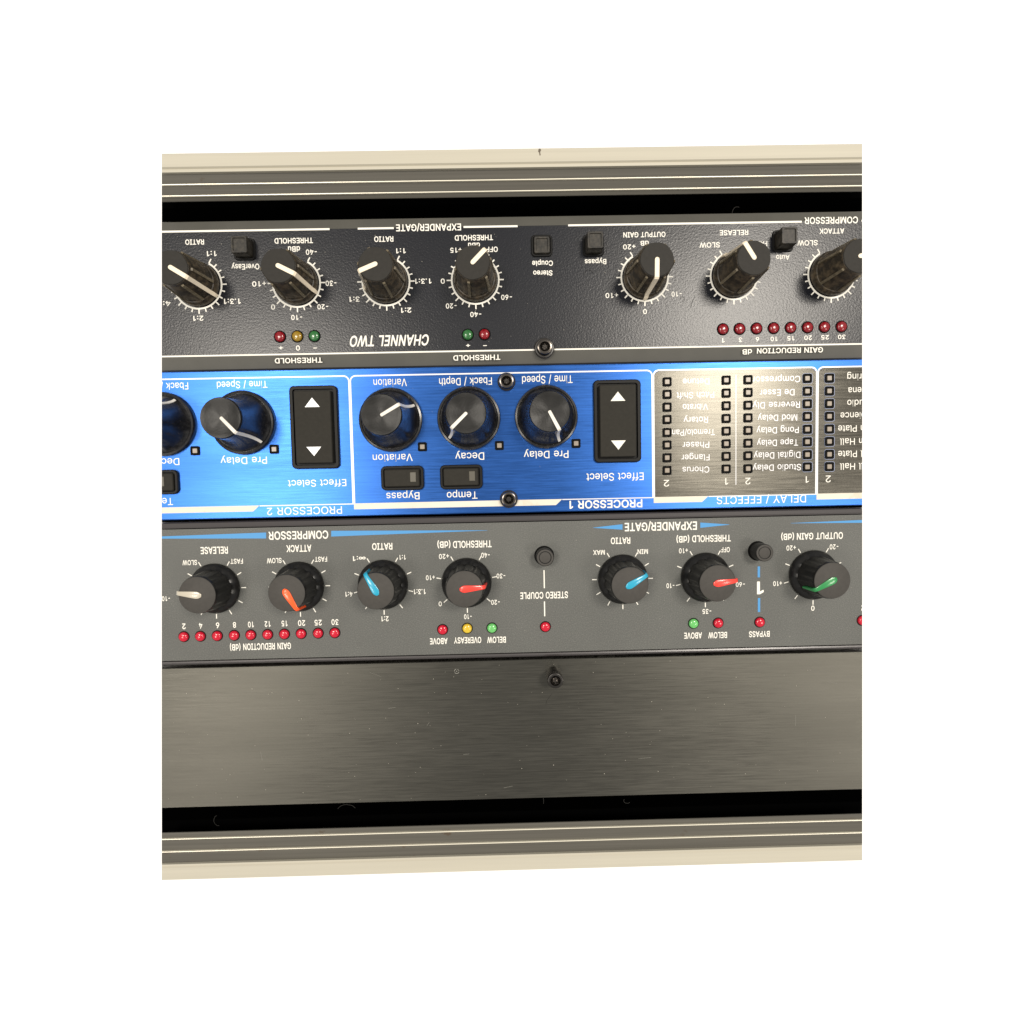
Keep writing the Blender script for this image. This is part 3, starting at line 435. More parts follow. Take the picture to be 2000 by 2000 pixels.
    'rU': (517, [[244,-11,322,-5,380,19,426,62,450,104,459,150,458,511,390,510,390,168,381,132,360,96,340,79,296,58,268,55,224,58,184,73,156,98,138,126,126,174,126,510,57,510,57,156,66,108,93,60,140,19,184,-2]]),
    'rV': (480, [[200,-3,283,-2,466,502,464,513,391,512,274,172,242,69,88,512,13,512,25,470]]),
    'rW': (686, [[152,-3,230,-3,235,2,328,346,342,414,346,412,364,316,451,-2,530,-3,553,64,673,512,602,513,598,508,492,81,472,176,385,508,380,513,306,513,301,508,217,188,194,84,190,86,175,170,88,506,84,513,14,513,19,478]]),
    'rX': (474, [[16,-3,94,-3,210,164,236,207,243,202,264,164,380,-3,459,-2,447,22,282,260,306,302,450,506,448,513,374,513,273,370,238,312,234,314,204,370,106,513,27,512,27,502,195,260,21,14,15,4]]),
    'rY': (472, [[200,-3,271,-2,271,206,448,488,457,502,456,513,380,513,373,506,274,344,236,273,232,274,211,322,97,508,92,513,13,512,25,484,199,208]]),
    'ra': (389, [[146,-12,198,-9,224,0,252,18,272,45,276,-3,340,-2,337,292,325,326,294,360,240,384,168,387,110,372,58,332,40,298,44,285,102,270,118,296,138,312,180,327,216,327,248,312,268,284,271,248,260,237,246,231,146,219,96,207,60,186,43,170,31,146,28,80,49,34,68,15,102,-3], [164,48,134,54,116,63,103,76,94,104,100,128,120,147,144,159,246,174,272,186,271,122,256,88,236,69,216,57]]),
    'rb': (424, [[214,-11,280,-5,312,10,353,48,368,68,386,116,392,150,392,228,383,272,365,312,330,352,300,373,264,385,214,388,174,379,150,364,118,325,116,510,52,511,50,0,114,-2,118,52,131,32,162,4,190,-8], [220,49,174,61,140,92,122,134,116,198,122,242,140,284,174,316,222,328,244,325,270,313,296,290,320,240,326,186,317,128,299,92,270,64,244,52]]),
    'rc': (396, [[188,-11,264,-5,312,19,343,50,367,98,366,106,302,121,286,86,266,67,234,52,200,49,158,61,130,86,118,104,100,158,100,216,109,252,121,276,144,304,186,325,228,325,248,319,272,304,289,284,300,259,336,265,364,276,364,284,346,320,306,361,258,382,212,388,168,385,138,376,104,358,76,330,52,294,40,264,31,206,31,168,40,114,58,72,73,50,114,13,164,-8]]),
    'rd': (424, [[184,-11,234,-8,262,4,293,32,310,55,312,-2,374,0,372,511,308,510,306,325,274,364,250,379,210,388,160,385,124,373,94,352,59,312,44,278,32,230,32,156,38,120,53,78,77,42,108,13,144,-5], [204,49,180,52,154,64,125,92,107,132,98,186,104,236,125,284,154,313,180,325,204,328,226,325,256,313,284,284,302,246,308,206,302,132,284,92,256,64,226,52]]),
    're': (404, [[192,-11,270,-5,314,16,352,54,367,84,367,92,324,106,302,106,292,86,272,67,252,55,224,49,182,52,150,67,127,86,103,134,102,166,373,168,370,252,361,284,343,320,302,361,272,376,242,385,206,388,156,382,102,355,70,324,49,288,31,212,31,164,37,126,46,96,70,54,86,34,114,13,146,-2], [102,223,100,234,109,260,133,296,146,310,170,322,200,328,228,325,260,310,289,278,304,230,302,223]]),
    'rf': (254, [[80,-3,144,-2,144,322,231,326,230,381,144,382,147,440,153,452,176,468,202,471,230,465,246,514,246,524,236,528,178,534,136,525,116,513,87,482,81,466,78,382,3,380,4,324,78,322]]),
    'rg': (425, [[192,-154,266,-148,300,-136,336,-112,358,-86,367,-68,376,-14,374,383,312,383,308,326,278,362,240,383,180,386,144,380,110,365,76,334,58,310,43,276,31,216,31,160,37,126,58,76,96,32,120,17,156,5,216,2,248,8,270,20,307,58,304,-38,292,-60,258,-85,224,-94,174,-91,138,-73,104,-40,92,-40,49,-66,49,-74,70,-104,108,-133,146,-148], [194,62,150,77,118,112,103,154,100,222,121,280,150,311,186,326,224,326,254,314,283,288,304,240,310,192,304,144,286,102,264,80,242,68]]),
    'rh': (410, [[52,-3,116,-2,119,254,128,280,137,292,160,312,190,324,244,321,262,309,284,280,293,248,293,-2,359,-2,359,274,347,316,316,360,286,378,250,387,208,387,166,375,138,357,118,330,114,513,50,512]]),
    'ri': (167, [[52,-3,116,-2,114,381,50,380], [70,441,100,441,112,447,128,470,125,506,102,525,64,525,41,502,41,464,60,444]]),
    'rk': (381, [[52,-3,116,-2,116,136,154,171,292,-3,374,-2,368,14,209,212,209,218,230,242,362,374,362,380,280,381,118,216,114,513,50,512]]),
    'rl': (189, [[126,-5,178,-2,182,2,182,20,172,58,138,55,130,58,119,74,116,510,52,511,50,62,62,30,78,10,106,-2]]),
    'rm': (610, [[52,-3,116,-2,119,262,131,290,148,309,174,324,192,327,222,324,240,315,263,292,269,278,269,68,274,-3,338,-2,341,268,353,296,370,312,408,327,442,324,462,315,482,296,491,274,494,-2,558,-3,560,274,554,310,539,340,510,369,486,381,450,390,402,387,376,378,348,360,320,328,318,321,305,346,286,369,258,384,204,390,172,381,148,366,118,330,114,381,52,381]]),
    'rn': (410, [[52,-3,116,-2,119,254,128,280,137,292,160,312,190,324,244,321,262,309,284,280,293,248,293,-2,359,-2,359,274,344,322,316,360,268,384,208,387,154,369,131,350,118,330,114,381,50,380]]),
    'ro': (415, [[188,-11,252,-8,278,1,318,25,361,78,373,104,382,144,382,234,361,300,337,332,306,361,278,376,248,385,168,385,138,376,104,358,76,330,55,300,40,264,34,234,34,140,46,96,58,72,73,50,114,13,164,-8], [200,49,164,58,150,67,121,98,100,158,100,216,115,266,124,282,156,313,186,325,210,328,254,316,292,282,310,240,316,206,316,170,310,134,289,90,270,70,242,55]]),
    'rp': (424, [[52,-146,116,-144,118,52,150,13,174,-2,204,-11,252,-11,288,-2,322,16,356,50,374,80,392,152,392,228,386,260,374,296,353,330,324,358,294,376,250,388,192,385,150,364,118,325,114,382,50,380], [220,49,174,61,140,92,122,134,116,198,122,242,140,284,174,316,222,328,244,325,270,313,296,290,320,240,326,186,317,128,299,92,270,64,244,52]]),
    'rr': (259, [[52,-3,116,-2,116,238,122,266,144,300,178,318,244,318,244,387,190,387,168,381,132,357,118,333,114,381,50,380]]),
    'rs': (365, [[166,-11,242,-5,272,7,312,38,330,72,333,86,333,132,327,150,296,187,250,208,146,235,114,260,117,296,142,319,166,328,206,328,226,322,252,300,266,274,327,288,312,330,278,364,242,382,200,388,148,385,104,370,60,332,45,296,48,240,60,216,76,199,124,172,224,148,248,136,261,120,264,96,252,74,230,58,202,49,166,49,124,64,108,80,98,109,68,106,33,96,42,60,60,32,82,13,124,-5]]),
    'rt': (227, [[152,-7,208,-4,213,0,213,18,207,52,202,56,152,56,135,70,129,88,129,322,206,323,207,382,130,383,129,472,64,473,63,384,4,383,3,324,63,322,66,54,92,17,116,2]]),
    'ru': (410, [[168,-8,232,-2,268,19,294,52,298,-2,359,0,358,382,293,380,290,122,269,84,246,64,222,55,178,55,156,64,131,90,119,120,116,144,116,380,50,380,50,120,59,72,74,42,102,13,132,-2]]),
    'rv': (389, [[160,-3,230,-2,371,364,372,381,304,381,299,376,224,170,196,75,89,380,14,380]]),
    'ry': (389, [[76,-148,126,-145,166,-124,191,-96,209,-60,374,372,372,383,302,382,215,144,196,74,173,148,89,378,84,383,14,382,14,372,158,4,143,-48,118,-79,102,-85,60,-82,56,-86,44,-140]]),
    'r∞': (652, [[154,75,198,75,252,93,282,114,324,159,370,114,408,90,444,78,484,75,502,75,534,84,562,99,590,128,608,154,617,182,617,250,602,290,562,333,526,351,496,357,460,357,420,348,366,315,328,273,264,330,220,351,162,357,118,348,90,333,53,296,35,254,32,190,47,148,72,114,118,84], [166,141,142,147,119,164,101,194,98,224,104,248,120,270,144,285,178,291,204,285,228,273,269,236,281,220,281,212,228,159,198,144], [468,141,454,144,408,171,380,200,371,212,371,220,424,273,456,288,484,291,508,285,533,268,548,248,554,208,551,194,532,162,504,144]]),
}
GL = {}
def glyph(wt, ch):
    """width, points and triangles of one character; b is the bold weight, r the regular one"""
    if (wt, ch) not in GL:
        adv, loops = OUTLINES[wt + ch]
        loops = [[Vector((lp[i], lp[i+1], 0)) for i in range(0, len(lp), 2)] for lp in loops]
        GL[(wt, ch)] = (adv + (10 if wt == 'b' else 2), [(p[0], p[1]) for lp in loops for p in lp], tessellate_polygon(loops))
    return GL[(wt, ch)]
def lettering(parent, s, tile, x0, x1, ym, hh, wt='b', ink='print', z=.045, shear=0., name='lettering'):
    """upside-down line of print whose ink spans x0..x1 (tile units) with cap height hh"""
    xl, yl = T(tile, x0, ym, z); xr, yr = T(tile, x1, ym, z)
    xc, yc = T(tile, (x0 + x1) / 2, ym, z)
    _, ya = T(tile, (x0 + x1) / 2, ym - hh / 2, z); _, yb = T(tile, (x0 + x1) / 2, ym + hh / 2, z)
    H = ya - yb; W = xr - xl
    verts, tris, adv = [], [], 0
    for ch in s:
        if ch == ' ': adv += 235; continue
        a, vs, ts = glyph(wt, ch); k = len(verts)
        verts += [(adv + x + shear * y, y) for x, y in vs]; tris += [(k+i, k+j, k+l) for i, j, l in ts]
        adv += a
    mnx = min(v[0] for v in verts); mxx = max(v[0] for v in verts)
    sx = W / (mxx - mnx); sy = H / (548. if wt == 'b' else 518.); cx = (mnx + mxx) / 2
    bm = bmesh.new()
    bv = [bm.verts.new((-(x - cx) * sx, -(y - 254) * sy, 0)) for x, y in verts]
    for t in tris:
        try: bm.faces.new([bv[i] for i in t])
        except ValueError: pass
    o = make(name, bm, M[ink], parent, (xc - parent_xy(parent)[0], yc - parent_xy(parent)[1], z))
    return o
def parent_xy(p): return p.location.x / MM, p.location.y / MM
def rel(p, xy): a = parent_xy(p); return xy[0] - a[0], xy[1] - a[1]

X0, X1 = -170., 170.
def Yr(xL, yL, yR, z=0.):
    """y (mm) of a rack line from its heights at the photo's left and right edge"""
    return (P(316, yL, z)[1] + P(1684, yR, z)[1]) / 2

# ------------------------------------------------------------------ backdrop
bm = bmesh.new(); s = 1500
bm.faces.new([bm.verts.new(p) for p in ((-s, -s, 0), (s, -s, 0), (s, s, 0), (-s, s, 0))])
bd = make('backdrop', bm, M['white_sheet'], loc=(0, 0, -260)); bd['kind'] = 'structure'

# ------------------------------------------------------------------ flight case
case = thing('equipment_case', 'flight case with pale aluminium rims and black interior around the rack units', 'equipment case', (0, 0, -260))
def cz(z): return z + 260.
ZR = 3.0
yt = [Yr(0, a, b, ZR) for a, b in ((301, 282), (329.5, 309), (336.5, 317.5), (359.3, 340.3), (381.3, 362.3), (393.5, 373.7))]
yt[0] += .5
prof = [(yt[0], ZR - 2.2), (yt[0] - .1, ZR - .5), (yt[0] - .45, ZR), (yt[1] + .4, ZR), (yt[1], ZR - .5), (yt[1] - .25, ZR - .5), (yt[1] - .45, ZR), (yt[2], ZR), (yt[2], -14), (yt[0], -14)]
make('outer_rim', extrude([(y, cz(z)) for y, z in prof], X0, X1), M['rim'], case)
prof = [(yt[2] - .01, ZR - .9), (yt[3] + .02, ZR - 2.3), (yt[3] - .01, ZR - 3.), (yt[4] + .02, ZR - 4.2), (yt[4] - .01, ZR - 5.), (yt[5], ZR - 6.2), (yt[5] + .2, -16), (yt[2] - .01, -16)]
yy = yt
def zfix(y, z0, z):      # keeps the line where it is seen once it is lower than the rim
    c = CAM_POS.y / MM; D = CAM_POS.z / MM
    return c + (y - c) * (D - z) / (D - z0)
def rail(ys, sgn, name):
    a, b, c, d = ys      # start, ridge 1, ridge 2, inner edge, all measured at ZR
    zs = (ZR - .9, ZR - 1.0, ZR - 1.5, ZR - 1.6, ZR - 2.1, ZR - 2.3) if sgn < 0 else (ZR - .9, ZR - 2.0, ZR - 2.5, ZR - 3.6, ZR - 4.1, ZR - 4.9)
    p = [(zfix(a, ZR, zs[0]) , zs[0]), (zfix(b, ZR, zs[1]) + sgn * .0, zs[1]), (zfix(b, ZR, zs[2]) - sgn * .45, zs[2]),
         (zfix(c, ZR, zs[3]), zs[3]), (zfix(c, ZR, zs[4]) - sgn * .45, zs[4]), (zfix(d, ZR, zs[5]), zs[5])]
    prof = p + [(p[-1][0], p[-1][1] - .35), (p[0][0], -6.7)]
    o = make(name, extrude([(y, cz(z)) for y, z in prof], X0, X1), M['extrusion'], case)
    # bright strips along the two ridges paint the light they catch
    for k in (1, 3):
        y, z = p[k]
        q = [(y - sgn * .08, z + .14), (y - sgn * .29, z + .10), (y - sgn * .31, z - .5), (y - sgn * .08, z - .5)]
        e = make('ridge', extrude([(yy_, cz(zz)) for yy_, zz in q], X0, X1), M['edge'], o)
    return p[-1][0]
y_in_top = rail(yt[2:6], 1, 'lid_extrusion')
yb = [Yr(0, a, b, ZR) for a, b in ((1718.5, 1686), (1690.5, 1658.5), (1686, 1653.5), (1662.3, 1630), (1638, 1605.5), (1624, 1593))]
prof = [(yb[0], ZR - 2.2), (yb[0] + .1, ZR - .5), (yb[0] + .45, ZR), (yb[1] - .4, ZR), (yb[1], ZR - .3), (yb[1] + .15, ZR - .3), (yb[1] + .3, ZR), (yb[2], ZR), (yb[2], -14), (yb[0], -14)]
make('outer_rim', extrude([(y, cz(z)) for y, z in prof], X0, X1), M['rim'], case)
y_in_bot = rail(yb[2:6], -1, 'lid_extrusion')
# case walls and black lining
yo_t, yo_b = yt[0] - 1.5, yb[0] + 1.5
bm = extrude([(y_in_top + .3, cz(-14.2)), (yo_t, cz(-14.2)), (yo_t, 0.), (y_in_top + .3, 0.)], -95, 95)
make('case_wall', bm, M['black_plastic'], case)
bm = extrude([(y_in_bot - .3, cz(-14.2)), (yo_b, cz(-14.2)), (yo_b, 0.), (y_in_bot - .3, 0.)], -95, 95)
make('case_wall', bm, M['black_plastic'], case)
bm = extrude([(y_in_top + .29, cz(-40)), (y_in_top + .29, cz(-44)), (y_in_bot - .29, cz(-44)), (y_in_bot - .29, cz(-40))], X0, X1)
make('lining', bm, M['black'], case)
for ya, yb_ in ((y_in_top + .28, y_in_top + 6.5), (y_in_bot - 6.5, y_in_bot - .28)):
    bm = extrude([(ya, cz(-6.8)), (yb_, cz(-6.8)), (yb_, cz(-39.9)), (ya, cz(-39.9))], X0, X1)
    make('lining', bm, M['black'], case)

def mark(pts, key, z=ZR + .03):
    make('surface_mark', flat([[(lambda q: (q[0], q[1]))(P(x, y, z)) for x, y in pts]], cz(z)), M[key], case)
mark([(1052, 291), (1055, 290), (1057, 293), (1055, 297), (1056, 303), (1054, 304), (1053, 298), (1051, 296)], 'stain')
# ------------------------------------------------------------------ panel edges, in rack height
E = dict(a_top=Yr(0, 427, 405), a_l1=Yr(0, 453.5, 429.8), a_l2=Yr(0, 696.7, 671.8), a_bot=Yr(0, 724.3, 699.3),
         b_top=Yr(0, 726.3, 701.6), b_bot=Yr(0, 1016.5, 986.3),
         c_lip1=Yr(0, 1021.5, 991.5), c_top=Yr(0, 1032.5, 1007.5), c_bot=Yr(0, 1290., 1259.5), c_lip2=Yr(0, 1301.8, 1268.5),
         d_top=Yr(0, 1305.5, 1273.3), d_bot=Yr(0, 1578.5, 1541.5))

# ================================================================== compressor with raised borders in sheen-toned paint
ua = thing('rack_compressor', 'black textured rack compressor whose dusty ribbed knobs stand in white tick rings', 'rack unit', (0, (E['a_top'] + E['a_bot']) / 2, 0))
oy = parent_xy(ua)[1]
bm = extrude([(E['a_l1'] - oy, 0), (E['a_l2'] - oy, 0), (E['a_l2'] - oy, -3), (E['a_l1'] - oy, -3)], X0, X1)
make('faceplate', bm, M['powder'], ua)
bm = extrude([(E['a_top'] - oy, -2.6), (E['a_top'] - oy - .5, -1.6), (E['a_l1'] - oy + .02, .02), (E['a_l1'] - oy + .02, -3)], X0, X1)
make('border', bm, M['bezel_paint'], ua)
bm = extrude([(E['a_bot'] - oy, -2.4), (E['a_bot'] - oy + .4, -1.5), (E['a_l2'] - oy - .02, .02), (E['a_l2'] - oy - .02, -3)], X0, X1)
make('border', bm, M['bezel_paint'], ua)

def hline(parent, tile, xa, ya, tile2, xb, yb_, w, ink='print', z=.05, name='printed_line', snapy=None):
    p = T(tile, xa, ya, z); q = T(tile2, xb, yb_, z)
    ym = snapy if snapy is not None else (p[1] + q[1]) / 2
    p = rel(parent, (p[0], ym)); q = rel(parent, (q[0], ym))
    return make(name, flat([strip(p, q, w)], z), M[ink], parent)
YA = E['a_l1']
yline = YA - .05
hline(ua, 'A1', -60, 888, 'A1', 1660, 862, .55, snapy=yline)
hline(ua, 'A2', 187, 857, 'A2', 527, 852, .55, snapy=yline)
hline(ua, 'A2', 1185, 843, 'A2', 1695, 833, .55, snapy=yline)
hline(ua, 'A3', 530, 823, 'A4', 1285, 780, .55, snapy=yline)
hline(ua, 'A4', 1848, 775, 'A4', 2000, 772, .55, snapy=yline)
hline(ua, 'B1', -60, 322, 'B4', 2000, 202, .45, snapy=E['a_l2'] + .02)
for a in (('RATIO', 'A1', 298, 476, 979, 50), ('THRESHOLD', 'A1', 1140, 1503, 966, 52), ('dBu', 'A1', 1268, 1382, 1045, 52),
          ('OverEasy', 'A1', 735, 998, 1212, 54), ('-40', 'A1', 1436, 1540, 1074, 50), ('-30', 'A1', 1622, 1725, 1368, 50),
          ('-20', 'A1', 1545, 1648, 1590, 48), ('-10', 'A1', 1298, 1402, 1690, 48), ('0', 'A1', 1108, 1146, 1592, 48),
          ('+10', 'A1', 930, 1062, 1374, 50), ('1:1', 'A1', 503, 595, 1088, 50), ('1.3:1', 'A1', 665, 822, 1538, 50),
          ('2:1', 'A1', 375, 470, 1698, 48), ('4:1', 'A1', 50, 160, 1560, 48),
          ('RATIO', 'A2', 342, 523, 951, 52), ('EXPANDER/GATE', 'A2', 548, 1162, 841, 66), ('THRESHOLD', 'A2', 1102, 1463, 938, 52),
          ('1:1', 'A2', 550, 640, 1062, 48), ('1.3:1', 'A2', 730, 882, 1348, 48), ('2:1', 'A2', 597, 692, 1622, 48), ('3:1', 'A2', 110, 206, 1518, 48),
          ('dBu', 'A2', 1228, 1340, 1010, 50), ('+15', 'A2', 1060, 1168, 1056, 48), ('OFF', 'A2', 1400, 1508, 1048, 50), ('-60', 'A2', 1540, 1642, 1500, 48),
          ('-40', 'A2', 1248, 1352, 1662, 48), ('-20', 'A2', 1018, 1120, 1582, 48), ('0', 'A2', 970, 1008, 1348, 48),
          ('Couple', 'A3', 190, 386, 1180, 50), ('Stereo', 'A3', 200, 382, 1272, 50), ('Bypass', 'A3', 687, 890, 1165, 50),
          ('OUTPUT GAIN', 'A3', 1050, 1448, 909, 50), ('dB', 'A3', 1212, 1290, 990, 46), ('+20', 'A3', 1048, 1166, 1025, 48),
          ('+10', 'A3', 882, 1002, 1483, 48), ('0', 'A3', 1237, 1272, 1635, 48), ('-10', 'A3', 1505, 1600, 1470, 48),
          ('RELEASE', 'A4', 510, 780, 890, 50), ('SLOW', 'A4', 320, 512, 1007, 50), ('FAST', 'A4', 830, 958, 995, 48),
          ('COMPRESSOR', 'A4', 1312, 1815, 774, 64), ('ATTACK', 'A4', 1452, 1686, 875, 50), ('SLOW', 'A4', 1242, 1435, 987, 50), ('Auto', 'A4', 1042, 1170, 1124, 48),
          ('THRESHOLD', 'B1', 1143, 1592, 357, 50), ('+', 'B1', 1180, 1222, 243, 40), ('0', 'B1', 1343, 1380, 240, 48), ('-', 'B1', 1506, 1542, 243, 44),
          ('+', 'B2', 1208, 1248, 220, 40), ('-', 'B2', 1370, 1405, 220, 44), ('THRESHOLD', 'B2', 1088, 1532, 330, 50),
          ('1', 'B4', 533, 558, 168, 42), ('3', 'B4', 690, 722, 162, 42), ('6', 'B4', 850, 882, 158, 42), ('10', 'B4', 990, 1055, 154, 42),
          ('15', 'B4', 1148, 1215, 148, 42), ('20', 'B4', 1308, 1380, 143, 42), ('25', 'B4', 1468, 1540, 139, 42), ('30', 'B4', 1626, 1698, 135, 42),
          ('GAIN REDUCTION', 'B4', 862, 1485, 262, 50), ('dB', 'B4', 725, 815, 276, 50)):
    lettering(ua, *a)
lettering(ua, 'CHANNEL TWO', 'B2', 112, 858, 170, 104, shear=.22)

# knobs with a pointer strip that runs down the side
YK_A = sum(T(t, x, y)[1] for t, x, y in (('A1', 1345, 1361), ('A2', 1296, 1347), ('A3', 1252, 1310), ('A4', 644, 1293))) / 4
def knob_strip():
    bm = lathe([(6.45, .25), (6.45, 1.1), (6.2, 2.3), (5.98, 2.75), (5.75, 2.85), (4.85, 13.7), (4.7, 14.2), (4.5, 14.3), (0, 14.3)], 60, lambda a, z: 1. - (.022 * max(0., math.cos(6 * a)) if z > 2.8 else 0.))
    k = make('knob', bm, M['knob_dusty'], ua, smooth=35)
    make('cap', lathe([(4.66, 14.1), (4.62, 14.45), (4.5, 14.55), (0, 14.55)], 60, lambda a, z: 1. - .022 * max(0., math.cos(6 * a))), M['cap'], k, smooth=20)
    for i in range(6):
        a = math.radians(30 + 60 * i)
        bm = bmesh.new()
        vs = []
        for r, z in ((5.65, 2.9), (4.88, 13.4), (5.30, 13.2), (6.12, 3.0)):
            for s in (-.36, .36):
                vs.append(bm.verts.new((r * math.cos(a) - s * math.sin(a), r * math.sin(a) + s * math.cos(a), z)))
        for q in ((0, 1, 3, 2), (2, 3, 5, 4), (4, 5, 7, 6), (6, 7, 1, 0), (0, 2, 4, 6), (1, 3, 5, 7)):
            bm.faces.new([vs[j] for j in q])
        make('rib', bm, M['rib'], k)
    path = [(-.45, 14.42, .5), (-.28, 14.5, 1.05), (.1, 14.5, 1.25), (4.72, 14.5, 1.25), (4.92, 14.2, 1.2), (5.95, 2.95, 1.15), (6.45, 2.2, 1.1), (6.62, .5, 1.0)]
    make('pointer', sweep(path, .28), M['ivory'], k, smooth=30)
    return k
proto = knob_strip()
KA = [('A1', 416, 32.), ('A1', 1347, 27.), ('A2', 453, 158.), ('A2', 1296, -45.), ('A3', 1252, 91.), ('A4', 644, -122.5), ('A4', 1563, -8.)]
def place(protoobj, parent, first, loc, rot):
    if first:
        protoobj.location = Vector(loc) * MM; protoobj.rotation_euler = (0, 0, rot); return protoobj
    return copy_tree(protoobj, parent, loc, rot)
for i, (t, x, ang) in enumerate(KA):
    X = T(t, x, 1350)[0]
    place(proto, ua, i == 0, (X - 0, YK_A - oy, 0), math.radians(-ang))
    r0 = 6.72
    polys = arc_poly((X, YK_A - oy), r0, r0 + .5, -60, 240, 75)
    bm = flat(polys, .05)
    for k in range(21):
        a = math.radians(-60 + 15 * k); long_ = k in (0, 4, 7, 10, 13, 16, 20)
        p = (X + (r0 + .4) * math.cos(a), YK_A - oy - (r0 + .4) * math.sin(a)); r1 = r0 + (1.75 if long_ else 1.45)
        q = (X + r1 * math.cos(a), YK_A - oy - r1 * math.sin(a))
        flat([strip(p, q, .38)], .052, bm)
    make('dial_scale', bm, M['print'], ua)

# square push buttons
def square_button(parent, t, x, y, z_out, nm='push_button'):
    X, Y = rel(parent, T(t, x, y))
    b = make(nm, prism(rrect(6.3, 6.3, 1.2), [(0, .03), (0, .3), (.2, .5), (.5, .5), (.6, .1)]), M['black_plastic'], parent, (X, Y, 0), smooth=30)
    make('key', prism(rrect(4.8, 5.0, .6), [(0, .12), (rrect(4.7, 4.9, .55), z_out - .3), (rrect(4.4, 4.6, .4), z_out), (rrect(3.5, 3.7, .3), z_out), (rrect(3.25, 3.45, .22), z_out - .3)]), M['button_dusty'], b, smooth=30)
    return b
square_button(ua, 'A1', 862, 1052, 4.2)
square_button(ua, 'A3', 280, 1018, 1.2)
square_button(ua, 'A3', 765, 1015, 4.6)
square_button(ua, 'A4', 1103, 972, 4.6)

# LEDs: dome in a black ring that paints the shade of an uncut hole
def led(parent, key, r=1.5, ringr=1.85, h=.9):
    o = make('indicator_light', lathe([(r, .05), (r, .35 * h), (r * .92, .62 * h), (r * .7, .85 * h), (r * .38, .97 * h), (0, h)], 28), M[key], parent, smooth=60)
    make('hole_shade_ring', lathe([(ringr, .04), (ringr - .06, .10), (r + .12, .10), (r + .02, .045)], 28), M['hole'], o)
    return o
def put_leds(parent, key, pts, **kw):
    first = None
    for t, x, y in pts:
        X, Y = rel(parent, T(t, x, y))
        if first is None: first = led(parent, key, **kw); first.location = (X * MM, Y * MM, 0)
        else: copy_tree(first, parent, (X, Y, 0), random.uniform(-.3, .3))
put_leds(ua, 'led_red', [('A4', x, 1802 - (x - 540) * .0215) for x in (540, 697, 857, 1018, 1178, 1338, 1497, 1657)] + [('A1', 1193, 1873), ('A2', 1383, 1850)])
put_leds(ua, 'led_amber', [('A1', 1357, 1870)])
put_leds(ua, 'led_green', [('A1', 1518, 1867), ('A2', 1225, 1855)])

# screws
def screw(parent, t, x, y, headr, z1, washer=0., rot=0.):
    X, Y = rel(parent, T(t, x, y) if t else (x, y))
    s = make('screw', prism(circle(headr, 36), [(0, .1), (0, z1 - .3), (.12, z1 - .06), (.28, z1), (headr * .34, z1), (headr * .38, z1 - .25)], close_top=False), M['screw' if z1 < 6 else 'screw_dark'], parent, (X, Y, 0), rot, smooth=35)
    # recessed socket: hexagon walls down to a floor with a star
    hexa = [(headr * .64 * math.cos(math.radians(60*i)), headr * .64 * math.sin(math.radians(60*i))) for i in range(6)]
    bm = bmesh.new(); rings = []
    for f, z in ((1., z1 - .02), (.86, z1 - .45), (.55, z1 - .9)):
        rings.append([bm.verts.new((a * f, b * f, z)) for a, b in hexa])
    for a, b in zip(rings, rings[1:]):
        for i in range(6): bm.faces.new((a[i], a[(i+1) % 6], b[(i+1) % 6], b[i]))
    bm.faces.new(rings[-1])
    for i in range(3):
        a = math.radians(60 * i + 15)
        p = strip((-headr*.42*math.cos(a), -headr*.42*math.sin(a)), (headr*.42*math.cos(a), headr*.42*math.sin(a)), .22)
        lo = [bm.verts.new((u, v, z1 - .85)) for u, v in p]; hi = [bm.verts.new((u*.8, v*.8, z1 - .55 + .01*i)) for u, v in p]
        for j in range(4): bm.faces.new((lo[j], lo[(j+1) % 4], hi[(j+1) % 4], hi[j]))
        bm.faces.new(hi)
    make('socket', bm, M['screw'], s)
    if washer:
        make('washer', lathe([(washer, .05), (washer, .5), (washer - .25, .8), (headr + .1, .85), (headr + .05, .3)], 40), M['washer'], s, smooth=35)
    if z1 > 6:
        for i in range(30):
            a = 2 * math.pi * i / 30
            p = (headr * math.cos(a), headr * math.sin(a)); 
            bm = prism(circle(.11, 5), [(0, 5.), (0, z1 - .5)], c=p)
            make('knurl', bm, M['screw_dark'], s)
    return s
screw(ua, 'B3', 304, 245, 2.25, 2.9, 3.0, .2)

# ================================================================== blue effects processor
ub = thing('effects_processor', 'blue brushed aluminium effects processor with black list field of small square lights', 'rack unit', (0, (E['b_top'] + E['b_bot']) / 2, 0))
oy = parent_xy(ub)[1]
bm = extrude([(E['b_top'] - oy, -2.6), (E['b_top'] - oy, -.25), (E['b_top'] - oy - .25, 0), (E['b_bot'] - oy + .25, 0), (E['b_bot'] - oy, -.25), (E['b_bot'] - oy, -2.6)], X0, X1)
make('faceplate', bm, M['blue'], ub)
lw = .42
def YB(t, x, y, z=.05): return T(t, x, y, z)[1] - oy
def XB(t, x, y, z=.05): return T(t, x, y, z)[0]
y_tl = (YB('B1', 900, 520) + YB('B3', 700, 472) + YB('B4', 1650, 408)) / 3
y_bt = (YB('B2', 500, 1700) + YB('B3', 1600, 1642) + YB('B4', 1650, 1607)) / 3      # top edge of ivory bars
y_bb = (YB('B2', 500, 1752) + YB('B3', 1600, 1700) + YB('B4', 1650, 1665)) / 3
xd1 = (XB('B1', 1853, 600) + XB('B1', 1888, 1740)) / 2
xd2 = XB('B3', 1332, 1050); xd3 = XB('B4', 1428, 1000)
CR = 1.6
